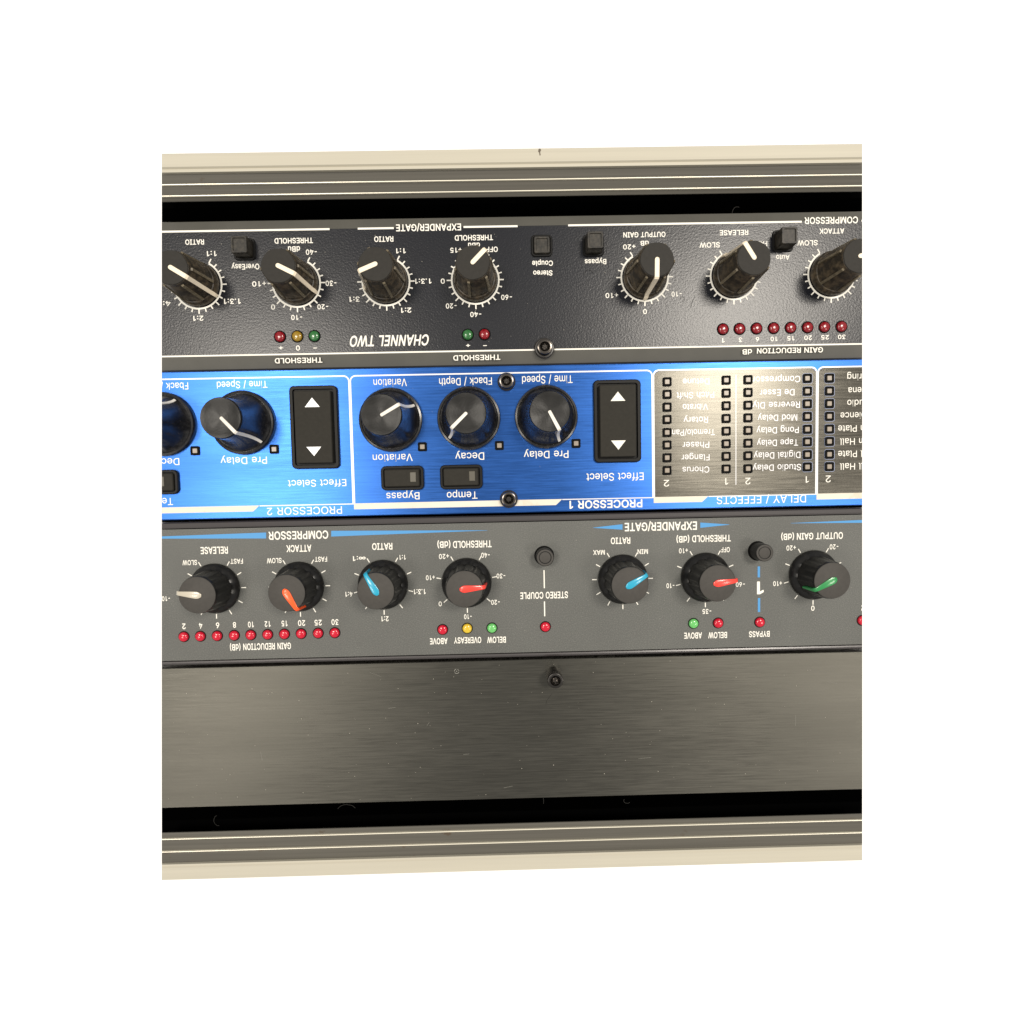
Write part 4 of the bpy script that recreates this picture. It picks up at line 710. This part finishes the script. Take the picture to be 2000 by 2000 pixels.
def frame(xl, xr, slant0, slant1, first=False, right_open=False):
    """outline of one section: rounded at the top, ivory bar at the lower side"""
    polys = []
    def vline(x): polys.append(strip((x, y_tl - CR), (x, y_bt), lw))
    xa = xl + lw / 2 if not first else X0; xb = xr - lw / 2 if not right_open else X1
    polys.append(strip((xa + (0 if first else CR), y_tl), (xb - (0 if right_open else CR), y_tl), lw))
    if not first:
        vline(xa)
        for i in range(8):
            a, b = (math.radians(90 + 90 * k / 8) for k in (i, i + 1))
            c = (xa + CR, y_tl - CR)
            polys.append([(c[0] + (CR+s*lw/2)*math.cos(w), c[1] + (CR+s*lw/2)*math.sin(w)) for w, s in ((a, -1), (a, 1), (b, 1), (b, -1))])
    if not right_open:
        vline(xb)
        for i in range(8):
            a, b = (math.radians(90 * k / 8) for k in (i, i + 1))
            c = (xb - CR, y_tl - CR)
            polys.append([(c[0] + (CR+s*lw/2)*math.cos(w), c[1] + (CR+s*lw/2)*math.sin(w)) for w, s in ((a, -1), (a, 1), (b, 1), (b, -1))])
        polys.append([(slant0, y_bt), (slant0, y_bt - .3), (xb + lw/2, y_bt - .3), (xb + lw/2, y_bt)])
    make('printed_frame', flat(polys, .05), M['print_silver'], ub)
    xe = xa - lw/2 if not first else X0
    if right_open: bar = [(xe, y_bt), (xe, y_bb), (X1, y_bb), (X1, y_bt)]
    else: bar = [(xe, y_bt), (xe, y_bb), (slant1, y_bb), (slant0, y_bt)]
    make('printed_bar', flat([bar], .055), M['bar'], ub)
frame(0, xd1, XB('B1', 1000, 1730), XB('B1', 940, 1782), first=True)
frame(xd1, xd2, XB('B3', 475, 1678), XB('B3', 415, 1725))
frame(xd2, xd3, XB('B4', 405, 1635), XB('B4', 345, 1692))
frame(xd3, 0, 0, 0, right_open=True)
# black printed fields, corners rounded
def field(xl, xr, open_=False):
    r = CR
    pts = [(xl + lw, y_bt - .02), (xl + lw, y_tl - r)]
    pts += [(xl + lw + r - r*math.cos(math.radians(15*i)), y_tl - lw/2 - r + r*math.sin(math.radians(15*i))) for i in range(7)]
    if open_: pts += [(X1, y_tl - lw/2), (X1, y_bt - .02)]
    else:
        pts += [(xr - lw - r + r*math.sin(math.radians(15*i)), y_tl - lw/2 - r + r*math.cos(math.radians(15*i))) for i in range(7)]
        pts += [(xr - lw, y_bt - .02)]
    make('list_field', flat([pts], .025), M['dark_brushed'], ub)
field(xd2, xd3); field(xd3, 0, True)
p = rel(ub, T('B4', 663, 492)); q = rel(ub, T('B4', 663, 1530))
make('printed_line', flat([strip((p[0], p[1]), (p[0], q[1]), .22)], .05), M['print_silver'], ub)
for a in (('Time / Speed', 'B1', 597, 1073, 586, 66, 'r', 'print_silver'), ('Fback / Depth', 'B1', -170, 327, 602, 66, 'r', 'print_silver'),
          ('Pre Delay', 'B1', 632, 1070, 1302, 66, 'r', 'print_silver'), ('Decay', 'B1', -35, 243, 1314, 66, 'r', 'print_silver'),
          ('Effect Select', 'B1', 1268, 1818, 1515, 66, 'r', 'print_silver'), ('Tempo', 'B1', -105, 183, 1690, 68, 'r', 'print_silver'),
          ('PROCESSOR 2', 'B1', 1070, 1778, 1775, 70, 'r', 'print_silver'),
          ('Variation', 'B2', 335, 650, 567, 70, 'r'), ('Fback / Depth', 'B2', 955, 1453, 556, 70, 'r'),
          ('Variation', 'B2', 328, 705, 1275, 68, 'r'), ('Decay', 'B2', 1107, 1380, 1262, 70, 'r'), ('Bypass', 'B2', 457, 770, 1637, 68, 'r'),
          ('Tempo', 'B2', 1028, 1316, 1630, 68, 'r'),
          ('Time / Speed', 'B3', 95, 572, 538, 72, 'r'), ('Pre Delay', 'B3', 112, 533, 1245, 70, 'r'), ('Effect Select', 'B3', 703, 1242, 1455, 72, 'r'),
          ('PROCESSOR 1', 'B3', 543, 1230, 1712, 76, 'b'), ('DELAY / EFFECTS', 'B4', 483, 1325, 1668, 74, 'r'),
          ('2', 'B3', 1432, 1482, 1515, 62, 'r'), ('1', 'B4', 563, 590, 1498, 62, 'r'), ('2', 'B4', 752, 800, 1495, 62, 'r'), ('1', 'B4', 1322, 1350, 1480, 60, 'r'), ('2', 'B4', 1510, 1558, 1475, 64, 'r')):
    lettering(ub, *a)
for t_, x0, x1, y in (('Detune', 162, 412, 556), ('Pitch Shift', 105, 458, 684), ('Vibrato', 162, 400, 796), ('Rotary', 170, 400, 918),
                      ('Tremolo/Pan', 62, 465, 1036), ('Phaser', 160, 412, 1154), ('Flanger', 150, 415, 1273), ('Chorus', 160, 412, 1388)):
    lettering(ub, t_, 'B4', x0, x1, y, 58, 'r', 'print_silver')
for t_, x0, x1, y in (('Compressor', 820, 1270, 536), ('De Esser', 888, 1216, 660), ('Reverse Dly', 822, 1268, 778), ('Mod Delay', 870, 1242, 898),
                      ('Pong Delay', 858, 1256, 1016), ('Tape Delay', 862, 1250, 1134), ('Digital Delay', 832, 1272, 1252), ('Studio Delay', 822, 1278, 1368)):
    lettering(ub, t_, 'B4', x0, x1, y, 60, 'r', 'print_silver')
for t_, x0, x1, y in (('Spring', 1714, 1950, 512), ('Arena', 1725, 1930, 640), ('Studio', 1714, 1945, 758), ('Ambience', 1650, 2010, 876),
                      ('Room Plate', 1628, 2040, 998), ('Room Hall', 1645, 2030, 1120), ('Small Plate', 1628, 2040, 1237), ('Small Hall', 1645, 2030, 1355)):
    lettering(ub, t_, 'B4', x0, x1, y, 62, 'r')
# knobs
YK_B = 29.0
def knob_blue():
    bm = lathe([(9.5, .05), (9.5, .9), (9.25, 1.35), (8.75, 1.5), (8.45, 1.35), (8.2, 1.6), (7.5, 2.6), (6.8, 4.4), (6.25, 7.), (5.9, 10.5), (5.72, 13.8)], 72)
    k = make('knob', bm, M['knob_skirt'], ub, smooth=40)
    make('cap', lathe([(5.72, 13.8), (5.68, 14.4), (5.5, 14.7), (5.1, 14.66), (4.4, 14.52), (3.4, 14.38), (2.2, 14.26), (1.1, 14.19), (0, 14.17)], 64, zfun=lambda a, r: (.16 * math.cos(4 * a + 3.14) * (r / 5.) ** 2 * (1 - r / 5.6) * 2.0 if r < 5.3 else 0.)), M['knob_cap_textured'], k, smooth=50)
    path = [(-.3, 14.15, .5), (-.1, 14.18, .9), (5.45, 14.66, 1.0), (5.75, 14.35, 1.0), (5.95, 10.5, 1.0), (6.3, 7.0, .95), (6.85, 4.4, .9), (7.55, 2.6, .85), (8.3, 1.7, .75)]
    make('pointer', sweep(path, .14), M['white_pointer'], k, smooth=30)
    return k
kb = knob_blue()
for i, (t, x, ang) in enumerate((('B1', 97, -57), ('B1', 848, 46), ('B2', 503, -29), ('B2', 1237, 135.5), ('B3', 322, 63))):
    X = T(t, x, 920)[0]
    place(kb, ub, i == 0, (X, YK_B - oy, 0), math.radians(-ang))
# small square lights
def square_light(parent):
    o = make('indicator_light', prism(rrect(2.65, 2.7, .38, 3), [(0, .03), (0, .36), (.10, .42), (rrect(1.75, 1.75, .15, 3), .42), (rrect(1.7, 1.7, .14, 3), .12)]), M['hole'], parent)
    make('lens', prism(rrect(1.42, 1.42, .2, 3), [(0, .12), (0, .30), (.1, .40)]), M['lens_off'], o)
    return o
first = None
cols = [('B3', 1462, (560, 678, 798, 915, 1037, 1155, 1275, 1395)), ('B4', 570, (544, 666, 785, 905, 1024, 1143, 1261, 1380)),
        ('B4', 776, (540, 660, 780, 899, 1018, 1138, 1256, 1378)), ('B4', 1334, (527, 648, 767, 886, 1007, 1125, 1246, 1362)), ('B4', 1542, (525, 646, 765, 885, 1005, 1122, 1243, 1359))]
spots = [(t, x, y) for t, x, ys in cols for y in ys] + [('B1', 394, 1210), ('B1', 1139, 1195), ('B2', 797, 1172), ('B2', 1523, 1160), ('B3', 604, 1140)]
YS = {}
for t, x, y in spots:
    X, Y = rel(ub, T(t, x, y))
    if first is None: first = square_light(ub); first.location = (X * MM, Y * MM, 0)
    else: copy_tree(first, ub, (X, Y, 0))
# thin printed outlines round the lights of the two outer columns
for t, x, ys in cols[3:]:
    for y in ys:
        X, Y = rel(ub, T(t, x + (4 if t == 'B4' else 0), y)); a = rrect(3.1, 3.1, .6, 3)
        b = scale_pts(a, .10)
        bm = bmesh.new(); A = [bm.verts.new((X+u, Y+v, .045)) for u, v in a]; B = [bm.verts.new((X+u, Y+v, .045)) for u, v in b]
        for i in range(len(a)): j = (i+1) % len(a); bm.faces.new((A[i], A[j], B[j], B[i]))
        make('light_outline', bm, M['print_pale_blue'], ub)
# rocker switches
def rocker(t, xc, yc, tri):
    X, Y = rel(ub, T(t, xc, yc)); w, h_ = 14.2, 24.6
    s = make('rocker_switch', prism(rrect(w, h_, 1.4), [(0, .04), (0, .7), (.25, .95), (rrect(12.2, 22.6, .7), .95), (rrect(11.9, 22.3, .6), .25)]), M['black_plastic'], ub, (X, Y, 0), smooth=30)
    bm = bmesh.new()
    q = rrect(10.9, 21.4, .35, 3)
    prism(q, [(0, .3), (0, 1.7), (.22, 1.95)], bm)
    make('rocker_plate', bm, M['key'], s, smooth=25)
    for dy, sg in ((7.2, 1), (-7.2, -1)):
        make('arrow_mark', flat([[(-2.2, dy - sg*1.35), (2.2, dy - sg*1.35), (0, dy + sg*1.4)]], 2.0), M['print_silver'] if tri else M['print'], s)
    return s
rocker('B1', 1524, 990, True); rocker('B3', 990, 932, False)
def soft_button(t, xc, yc, win=3.45):
    X, Y = rel(ub, T(t, xc, yc))
    s = make('push_button', prism(rrect(12.8, 7.3, 1.5), [(0, .04), (0, .7), (.2, .9), (.75, .9), (.9, .2)]), M['black_plastic'], ub, (X, Y, 0), smooth=30)
    make('key', prism(rrect(10.5, 5.2, .5, 4), [(0, .25), (0, 1.0), (.25, 1.25)]), M['key'], s, (-.1, 0, 0), smooth=25)
    make('window', prism(rrect(1.7, 2.9, .12, 2), [(0, 1.2), (0, 1.32), (.1, 1.36)]), M['window_off'], s, (win - .2, .2, 0))
    return s
soft_button('B2', 612, 1466); soft_button('B2', 1166, 1456); soft_button('B1', 40, 1507, 1.9)
screw(ub, 'B2', 1590, 560, 2.2, 2.3, 2.7, .5); screw(ub, 'B2', 1612, 1664, 2.2, 2.3, 2.7, 1.2)

# ================================================================== grey compressor
uc = thing('rack_compressor', 'grey speckled rack compressor with coloured knob pointers between blue unit and blank plate', 'rack unit', (0, (E['c_top'] + E['c_bot']) / 2, 0))
oy = parent_xy(uc)[1]
bm = extrude([(E['c_top'] - oy, 0), (E['c_bot'] - oy, 0), (E['c_bot'] - oy, -3), (E['c_top'] - oy, -3)], X0, X1)
make('faceplate', bm, M['grey_paint'], uc)
def lip(y_in, y_out, s):
    p = [(y_in + s*.28 - oy, -.9), (y_in + s*.30 - oy, .05), (y_in + s*.75 - oy, .22), (y_out - s*.35 - oy, -.15), (y_out - oy, -.8), (y_out - oy, -3), (y_in + s*.28 - oy, -3)]
    make('edge_strip', extrude(p, X0, X1), M['gloss_strip'], uc)
lip(E['c_top'], E['c_lip1'], 1); lip(E['c_bot'], E['c_lip2'], -1)
for a in (('COMPRESSOR', 'C1', 1085, 1648, 315, 78), ('RELEASE', 'C1', 443, 701, 458, 68), ('ATTACK', 'C1', 1253, 1488, 440, 66),
          ('SLOW', 'C1', 272, 410, 574, 48), ('FAST', 'C1', 725, 843, 561, 48), ('SLOW', 'C1', 1068, 1208, 555, 48), ('FAST', 'C1', 1520, 1637, 542, 48),
          ('2', 'C1', 270, 302, 1175, 54), ('4', 'C1', 428, 460, 1170, 54), ('6', 'C1', 588, 620, 1166, 54), ('8', 'C1', 748, 778, 1162, 54),
          ('10', 'C1', 890, 945, 1158, 54), ('12', 'C1', 1048, 1103, 1153, 54), ('15', 'C1', 1207, 1263, 1148, 54), ('20', 'C1', 1362, 1430, 1144, 54),
          ('25', 'C1', 1518, 1586, 1140, 54), ('30', 'C1', 1678, 1744, 1135, 54), ('GAIN REDUCTION', 'C1', 845, 1296, 1364, 62), ('(dB)', 'C1', 720, 820, 1373, 60),
          ('-10', 'C1', 78, 155, 914, 46),
          ('RATIO', 'C2', 322, 514, 421, 64), ('∞:1', 'C2', 142, 262, 535, 46), ('1:1', 'C2', 582, 640, 524, 46), ('1.3:1', 'C2', 718, 828, 848, 48), ('2:1', 'C2', 412, 478, 1104, 48),
          ('THRESHOLD', 'C2', 1085, 1450, 400, 66), ('(dB)', 'C2', 938, 1062, 404, 62), ('+20', 'C2', 953, 1048, 516, 48), ('-40', 'C2', 1352, 1432, 504, 48), ('-30', 'C2', 1497, 1578, 700, 46),
          ('-20', 'C2', 1445, 1527, 948, 46), ('-10', 'C2', 1190, 1262, 1084, 46), ('0', 'C2', 950, 980, 963, 46), ('+10', 'C2', 830, 915, 716, 46), ('4:1', 'C2', 72, 138, 872, 46),
          ('ABOVE', 'C2', 868, 1034, 1315, 58), ('OVEREASY', 'C2', 1095, 1352, 1306, 58), ('BELOW', 'C2', 1408, 1585, 1302, 58),
          ('EXPANDER/GATE', 'C3', 1063, 1745, 232, 80), ('STEREO COUPLE', 'C3', 78, 528, 882, 64), ('RATIO', 'C3', 932, 1116, 367, 62), ('MAX', 'C3', 766, 876, 478, 46), ('MIN', 'C3', 1184, 1283, 470, 46),
          ('+10', 'C3', 1575, 1660, 462, 48), ('-10', 'C3', 1457, 1532, 792, 46), ('-35', 'C3', 1797, 1880, 1034, 46),
          ('THRESHOLD', 'C4', 250, 615, 346, 64), ('(dB)', 'C4', 102, 224, 354, 62), ('OFF', 'C4', 524, 606, 452, 48), ('-60', 'C4', 662, 748, 780, 44),
          ('OUTPUT GAIN', 'C4', 1238, 1673, 322, 64), ('(dB)', 'C4', 1090, 1212, 330, 60), ('+20', 'C4', 1140, 1230, 436, 48), ('-20', 'C4', 1548, 1630, 425, 48), ('+10', 'C4', 1015, 1098, 772, 46), ('0', 'C4', 1373, 1405, 1004, 48),
          ('ABOVE', 'C4', 175, 343, 1262, 58), ('BELOW', 'C4', 403, 580, 1258, 58), ('BYPASS', 'C4', 787, 982, 1248, 56), ('1', 'C4', 862, 926, 812, 122), ('2', 'C4', 1846, 1878, 1005, 54)):
    lettering(uc, *a)
YK_C = -20.6
def knob_fluted():
    def fl(a, z):
        if z < 2. or z > 10.2: return 1.
        return 1. - .045 * max(0., math.cos(12 * a)) ** .5
    bm = lathe([(7.55, .1), (7.6, .6), (7.4, 1.1), (6.7, 1.9), (6.15, 2.3), (6.0, 2.6), (5.55, 9.6), (5.42, 10.3), (5.3, 10.6), (0, 10.6)], 96, fl)
    return bm
def knob_coloured(key, bend=4.6):
    k = make('knob', knob_fluted(), M['knob'], uc, smooth=35)
    make('cap', lathe([(5.26, 10.5), (5.22, 10.8), (5.05, 10.92), (0, 10.92)], 64), M['cap_lit'], k, smooth=40)
    path = [(-1.15, 10.80, .7), (-1.0, 10.9, 1.2), (-.6, 10.9, 1.75), (.0, 10.9, 2.05), (1.0, 10.9, 1.95), (5.1, 10.85, 1.15), (5.55, 10.5, 1.15), (5.75, 9.6, .9), (5.85, 7.4, .75), (6.0, bend, .5)]
    make('pointer', sweep(path, .36), M[key], k, smooth=50)
    return k
for t, x, y, ang, key, step in (('C1', 582, 828, 187, 'pt_grey', 30), ('C1', 1376, 805, 60, 'pt_orange', 30), ('C2', 428, 785, -120, 'pt_blue', 37.5), ('C2', 1215, 760, -4, 'pt_red', 50),
                                ('C3', 1043, 732, -30, 'pt_blue', 30), ('C4', 374, 716, -7, 'pt_red', 37.5), ('C4', 1392, 688, 152, 'pt_green', 37.5)):
    X, Yk = T(t, x, y)
    k = knob_coloured(key); k['label'] = 'black fluted knob with ' + key[3:] + ' pointer'; k.location = (X * MM, (YK_C - oy) * MM, 0); k.rotation_euler = (0, 0, math.radians(-ang))
    bm = bmesh.new(); n = int(round(300 / step)) + 1
    for i in range(n):
        a = math.radians(-60 + step * i)
        flat([strip(*[(X + r * math.cos(a), YK_C - oy - r * math.sin(a)) for r in (7.9, 9.3)], .3)], .045, bm)
    make('dial_scale', bm, M['print'], uc)
# printed wedges
def wedge(t, pts):
    make('printed_wedge', flat([[rel(uc, T(*p)) for p in pts]], .045), M['print_blue'], uc)
wedge(0, [('C1', -60, 332), ('C1', -60, 348), ('C1', 1062, 346), ('C1', 1062, 290)])
wedge(0, [('C1', 1676, 274), ('C1', 1676, 328), ('C2', 1410, 271), ('C2', 1410, 269)])
wedge(0, [('C3', 765, 244), ('C3', 765, 246), ('C3', 1042, 263), ('C3', 1042, 212)])
wedge(0, [('C3', 1776, 196), ('C3', 1776, 246), ('C4', 602, 216), ('C4', 602, 214)])
wedge(0, [('C4', 1180, 201), ('C4', 1180, 203), ('C4', 1990, 197), ('C4', 1990, 166)])
def vline(t, x, y0, y1, w, ink):
    p = rel(uc, T(t, x, y0)); q = rel(uc, T(t, x, y1)); make('printed_line', flat([strip((p[0], p[1]), (p[0], q[1]), w)], .045), M[ink], uc)
vline('C3', 302, 645, 815, .36, 'print'); vline('C3', 306, 940, 1080, .36, 'print')
vline('C4', 879, 610, 713, .72, 'print_blue'); vline('C4', 881, 908, 1040, .72, 'print_blue')
kwc = dict(r=1.45, ringr=1.72, h=1.0)
put_leds(uc, 'led_red_bright', [('C1', x, 1272 - (x - 287) * .026) for x in (287, 443, 602, 762, 918, 1077, 1235, 1393, 1553, 1710)] + [('C2', 988, 1205), ('C3', 315, 1178), ('C4', 495, 1143), ('C4', 887, 1135), ('C4', 1853, 1118)], **kwc)
put_leds(uc, 'led_amber_bright', [('C2', 1220, 1193)], **kwc)
put_leds(uc, 'led_green_bright', [('C2', 1453, 1190), ('C4', 262, 1147)], **kwc)
def round_button(t, x, y, z1):
    X, Y = rel(uc, T(t, x, y))
    s = make('push_button', lathe([(3.02, .04), (2.98, .12), (2.72, .12), (2.65, .05)], 40), M['hole'], uc, (X, Y, 0))  # black ring painted for the darkness of a hole that is not cut
    make('key', lathe([(2.68, .05), (2.62, z1 - .2), (2.45, z1), (1.9, z1), (1.82, z1 - .22), (1.72, z1 - .22), (0, z1 - .22)], 44), M['knob'], s, smooth=35)  # side left black for its shade, the caps carry the lit tone
    make('cap', lathe([(1.66, z1 - .21), (1.64, z1 - .06), (1.55, z1 - .02), (0, z1 - .02)], 40), M['cap_lit'], s, smooth=25)
    make('cap', lathe([(2.5, z1 - .05), (2.42, z1 + .01), (1.9, z1 + .01), (1.86, z1 - .1)], 40), M['cap_lit'], s, smooth=25)
round_button('C3', 303, 508, 4.6); round_button('C4', 868, 463, 5.0)

# ================================================================== blank plate
ud = thing('blank_plate', 'plain dark brushed aluminium blank plate with one tall black screw', 'blank plate', (0, (E['d_top'] + E['d_bot']) / 2, 0))
oy = parent_xy(ud)[1]
bm = extrude([(E['d_top'] - oy, -3), (E['d_top'] - oy, -.15), (E['d_top'] - oy - .15, 0), (E['d_bot'] - oy + .15, 0), (E['d_bot'] - oy, -.15), (E['d_bot'] - oy, -3)], X0, X1)
make('faceplate', bm, M['blank'], ud)
screw(ud, None, *P(1085, 1330, 6.4), 2.35, 6.4, 0., .3)
hx, hy = rel(ud, P(892, 1311))
bm = bmesh.new()
for r0, r1, a0, a1 in ((.62, .78, 20, 150), (.62, .78, 175, 260), (.6, .72, 290, 350), (.0001, .16, 0, 360)):
    flat(arc_poly((hx, hy), r0, r1, a0, a1, 12), .02, bm)
make('ring_scratch', bm, M['scratch'], ud)

bm = bmesh.new()
for i in range(9):
    x = random.uniform(-100, 100); y = random.uniform(E['d_bot'] - oy + 2, E['d_top'] - oy - 2); a = random.uniform(-.5, .5) + (1.4 if random.random() < .3 else 0); l = random.uniform(.6, 4.5)
    flat([strip((x, y), (x + l * math.cos(a), y + l * math.sin(a)), random.uniform(.03, .07))], .02, bm)
make('scratch', bm, M['scratch'], ud)
# ------------------------------------------------------------------ dust and fibres
bm = bmesh.new()
def speck(x, y, z, r):
    n = random.randint(4, 6); a0 = random.random() * 6
    vs = [bm.verts.new((x + r * random.uniform(.6, 1.2) * math.cos(a0 + 2*math.pi*i/n), y + r * random.uniform(.6, 1.2) * math.sin(a0 + 2*math.pi*i/n), z)) for i in range(n)]
    top = bm.verts.new((x, y, z + r * .8))
    for i in range(n): bm.faces.new((vs[i], vs[(i+1) % n], top))
for i in range(150):
    speck(random.uniform(-108, 108), random.uniform(E['d_bot'] + 1, E['d_top'] - 1), .06, random.uniform(.05, .13))
for i in range(150):
    speck(random.uniform(-108, 108), random.uniform(E['a_bot'] + 5, E['a_top'] - 5), .06, random.uniform(.04, .12))
for i in range(70):
    speck(random.uniform(-108, 108), random.uniform(E['b_bot'] + 1, E['b_top'] - 1), .07, random.uniform(.03, .08))
for i in range(60):
    speck(random.uniform(-108, 108), random.uniform(E['c_bot'] + 1, E['c_top'] - 1), .06, random.uniform(.04, .09))
dust = make('dust', bm, M['dust']); dust['kind'] = 'stuff'; dust['label'] = 'pale dust specks scattered over the faceplates'
def fibre(x, y, z, ln, curl, rad=.05):
    pts = []; a = random.uniform(0, 6.28); p = Vector((x, y, z)); k = random.uniform(-1, 1) * curl
    for i in range(14):
        pts.append(p.copy()); a += k + random.uniform(-.25, .25); p += Vector((math.cos(a), math.sin(a), random.uniform(-.05, .05))) * ln / 14
    prev = None
    for i, p in enumerate(pts):
        d = (pts[min(i+1, 13)] - pts[max(i-1, 0)]).normalized(); s = Vector((-d.y, d.x, 0)) * rad
        ring = [fb.verts.new(p + s), fb.verts.new(p + Vector((0, 0, rad))), fb.verts.new(p - s)]
        if prev:
            for j in range(3): fb.faces.new((prev[j], prev[(j+1) % 3], ring[(j+1) % 3], ring[j]))
        prev = ring
fb = bmesh.new()
for i in range(4): fibre(random.uniform(-100, 60), (E['d_bot'] + y_in_bot) / 2 + random.uniform(-1.5, 1.5), -3.6, random.uniform(3, 7), .3)
for i in range(1): fibre(random.uniform(-20, 100), (E['a_top'] + y_in_top) / 2 + random.uniform(-1.2, 1.2), -3.2, random.uniform(2, 5), .4)
for i in range(5): fibre(random.uniform(-10, 60), random.uniform(E['a_l2'] + 8, E['a_l1'] - 12), .12, random.uniform(3, 6), .5, .035)
for xx, yy_, ln in ((1078, 1355, 4.5),): 
    X, Y = P(xx, yy_); fibre(X, Y, .1, ln, .1, .03)
fo = make('lint', fb, M['fibre']); fo['kind'] = 'stuff'; fo['label'] = 'thin pale lint fibres caught in the black gaps'

# ------------------------------------------------------------------ the rack is only there between the two cut ends: saw everything off along two planes
bpy.context.view_layer.update()
def cut_plane(px, sgn):
    a, b = ray(px, 0), ray(px, 2000); n = a.cross(b).normalized()
    if n.dot(ray(px + sgn * 50, 1000)) < 0: n = -n
    return n
PL = [cut_plane(316, -1), cut_plane(1684, 1)]
for o in list(bpy.data.objects):
    if o.type != 'MESH' or o.name.startswith('backdrop'): continue
    mw = o.matrix_world
    bb = [mw @ Vector(c) for c in o.bound_box]
    for n in PL:
        ds = [(p - CAM_POS).dot(n) for p in bb]
        if max(ds) <= 0: continue
        me = o.data.copy(); o.data = me
        bm = bmesh.new(); bm.from_mesh(me)
        inv = mw.inverted(); co = inv @ CAM_POS; no = (mw.to_3x3().transposed() @ n).normalized()
        r = bmesh.ops.bisect_plane(bm, geom=bm.verts[:] + bm.edges[:] + bm.faces[:], plane_co=co, plane_no=no, clear_outer=True, dist=1e-7)
        ed = [e for e in r['geom_cut'] if isinstance(e, bmesh.types.BMEdge)]
        if ed and o.name.split('.')[0] not in ('lettering', 'dust', 'lint', 'printed_line', 'printed_bar', 'printed_frame', 'printed_wedge', 'scratch', 'list_field', 'dial_scale', 'light_outline'):
            try: bmesh.ops.triangle_fill(bm, edges=ed, use_beauty=True)
            except Exception: pass
        bm.to_mesh(me); bm.free()
    if len(o.data.vertices) == 0:
        for ch in list(o.children): 
            if len(ch.data.vertices) == 0 or True: bpy.data.objects.remove(ch)
        bpy.data.objects.remove(o)
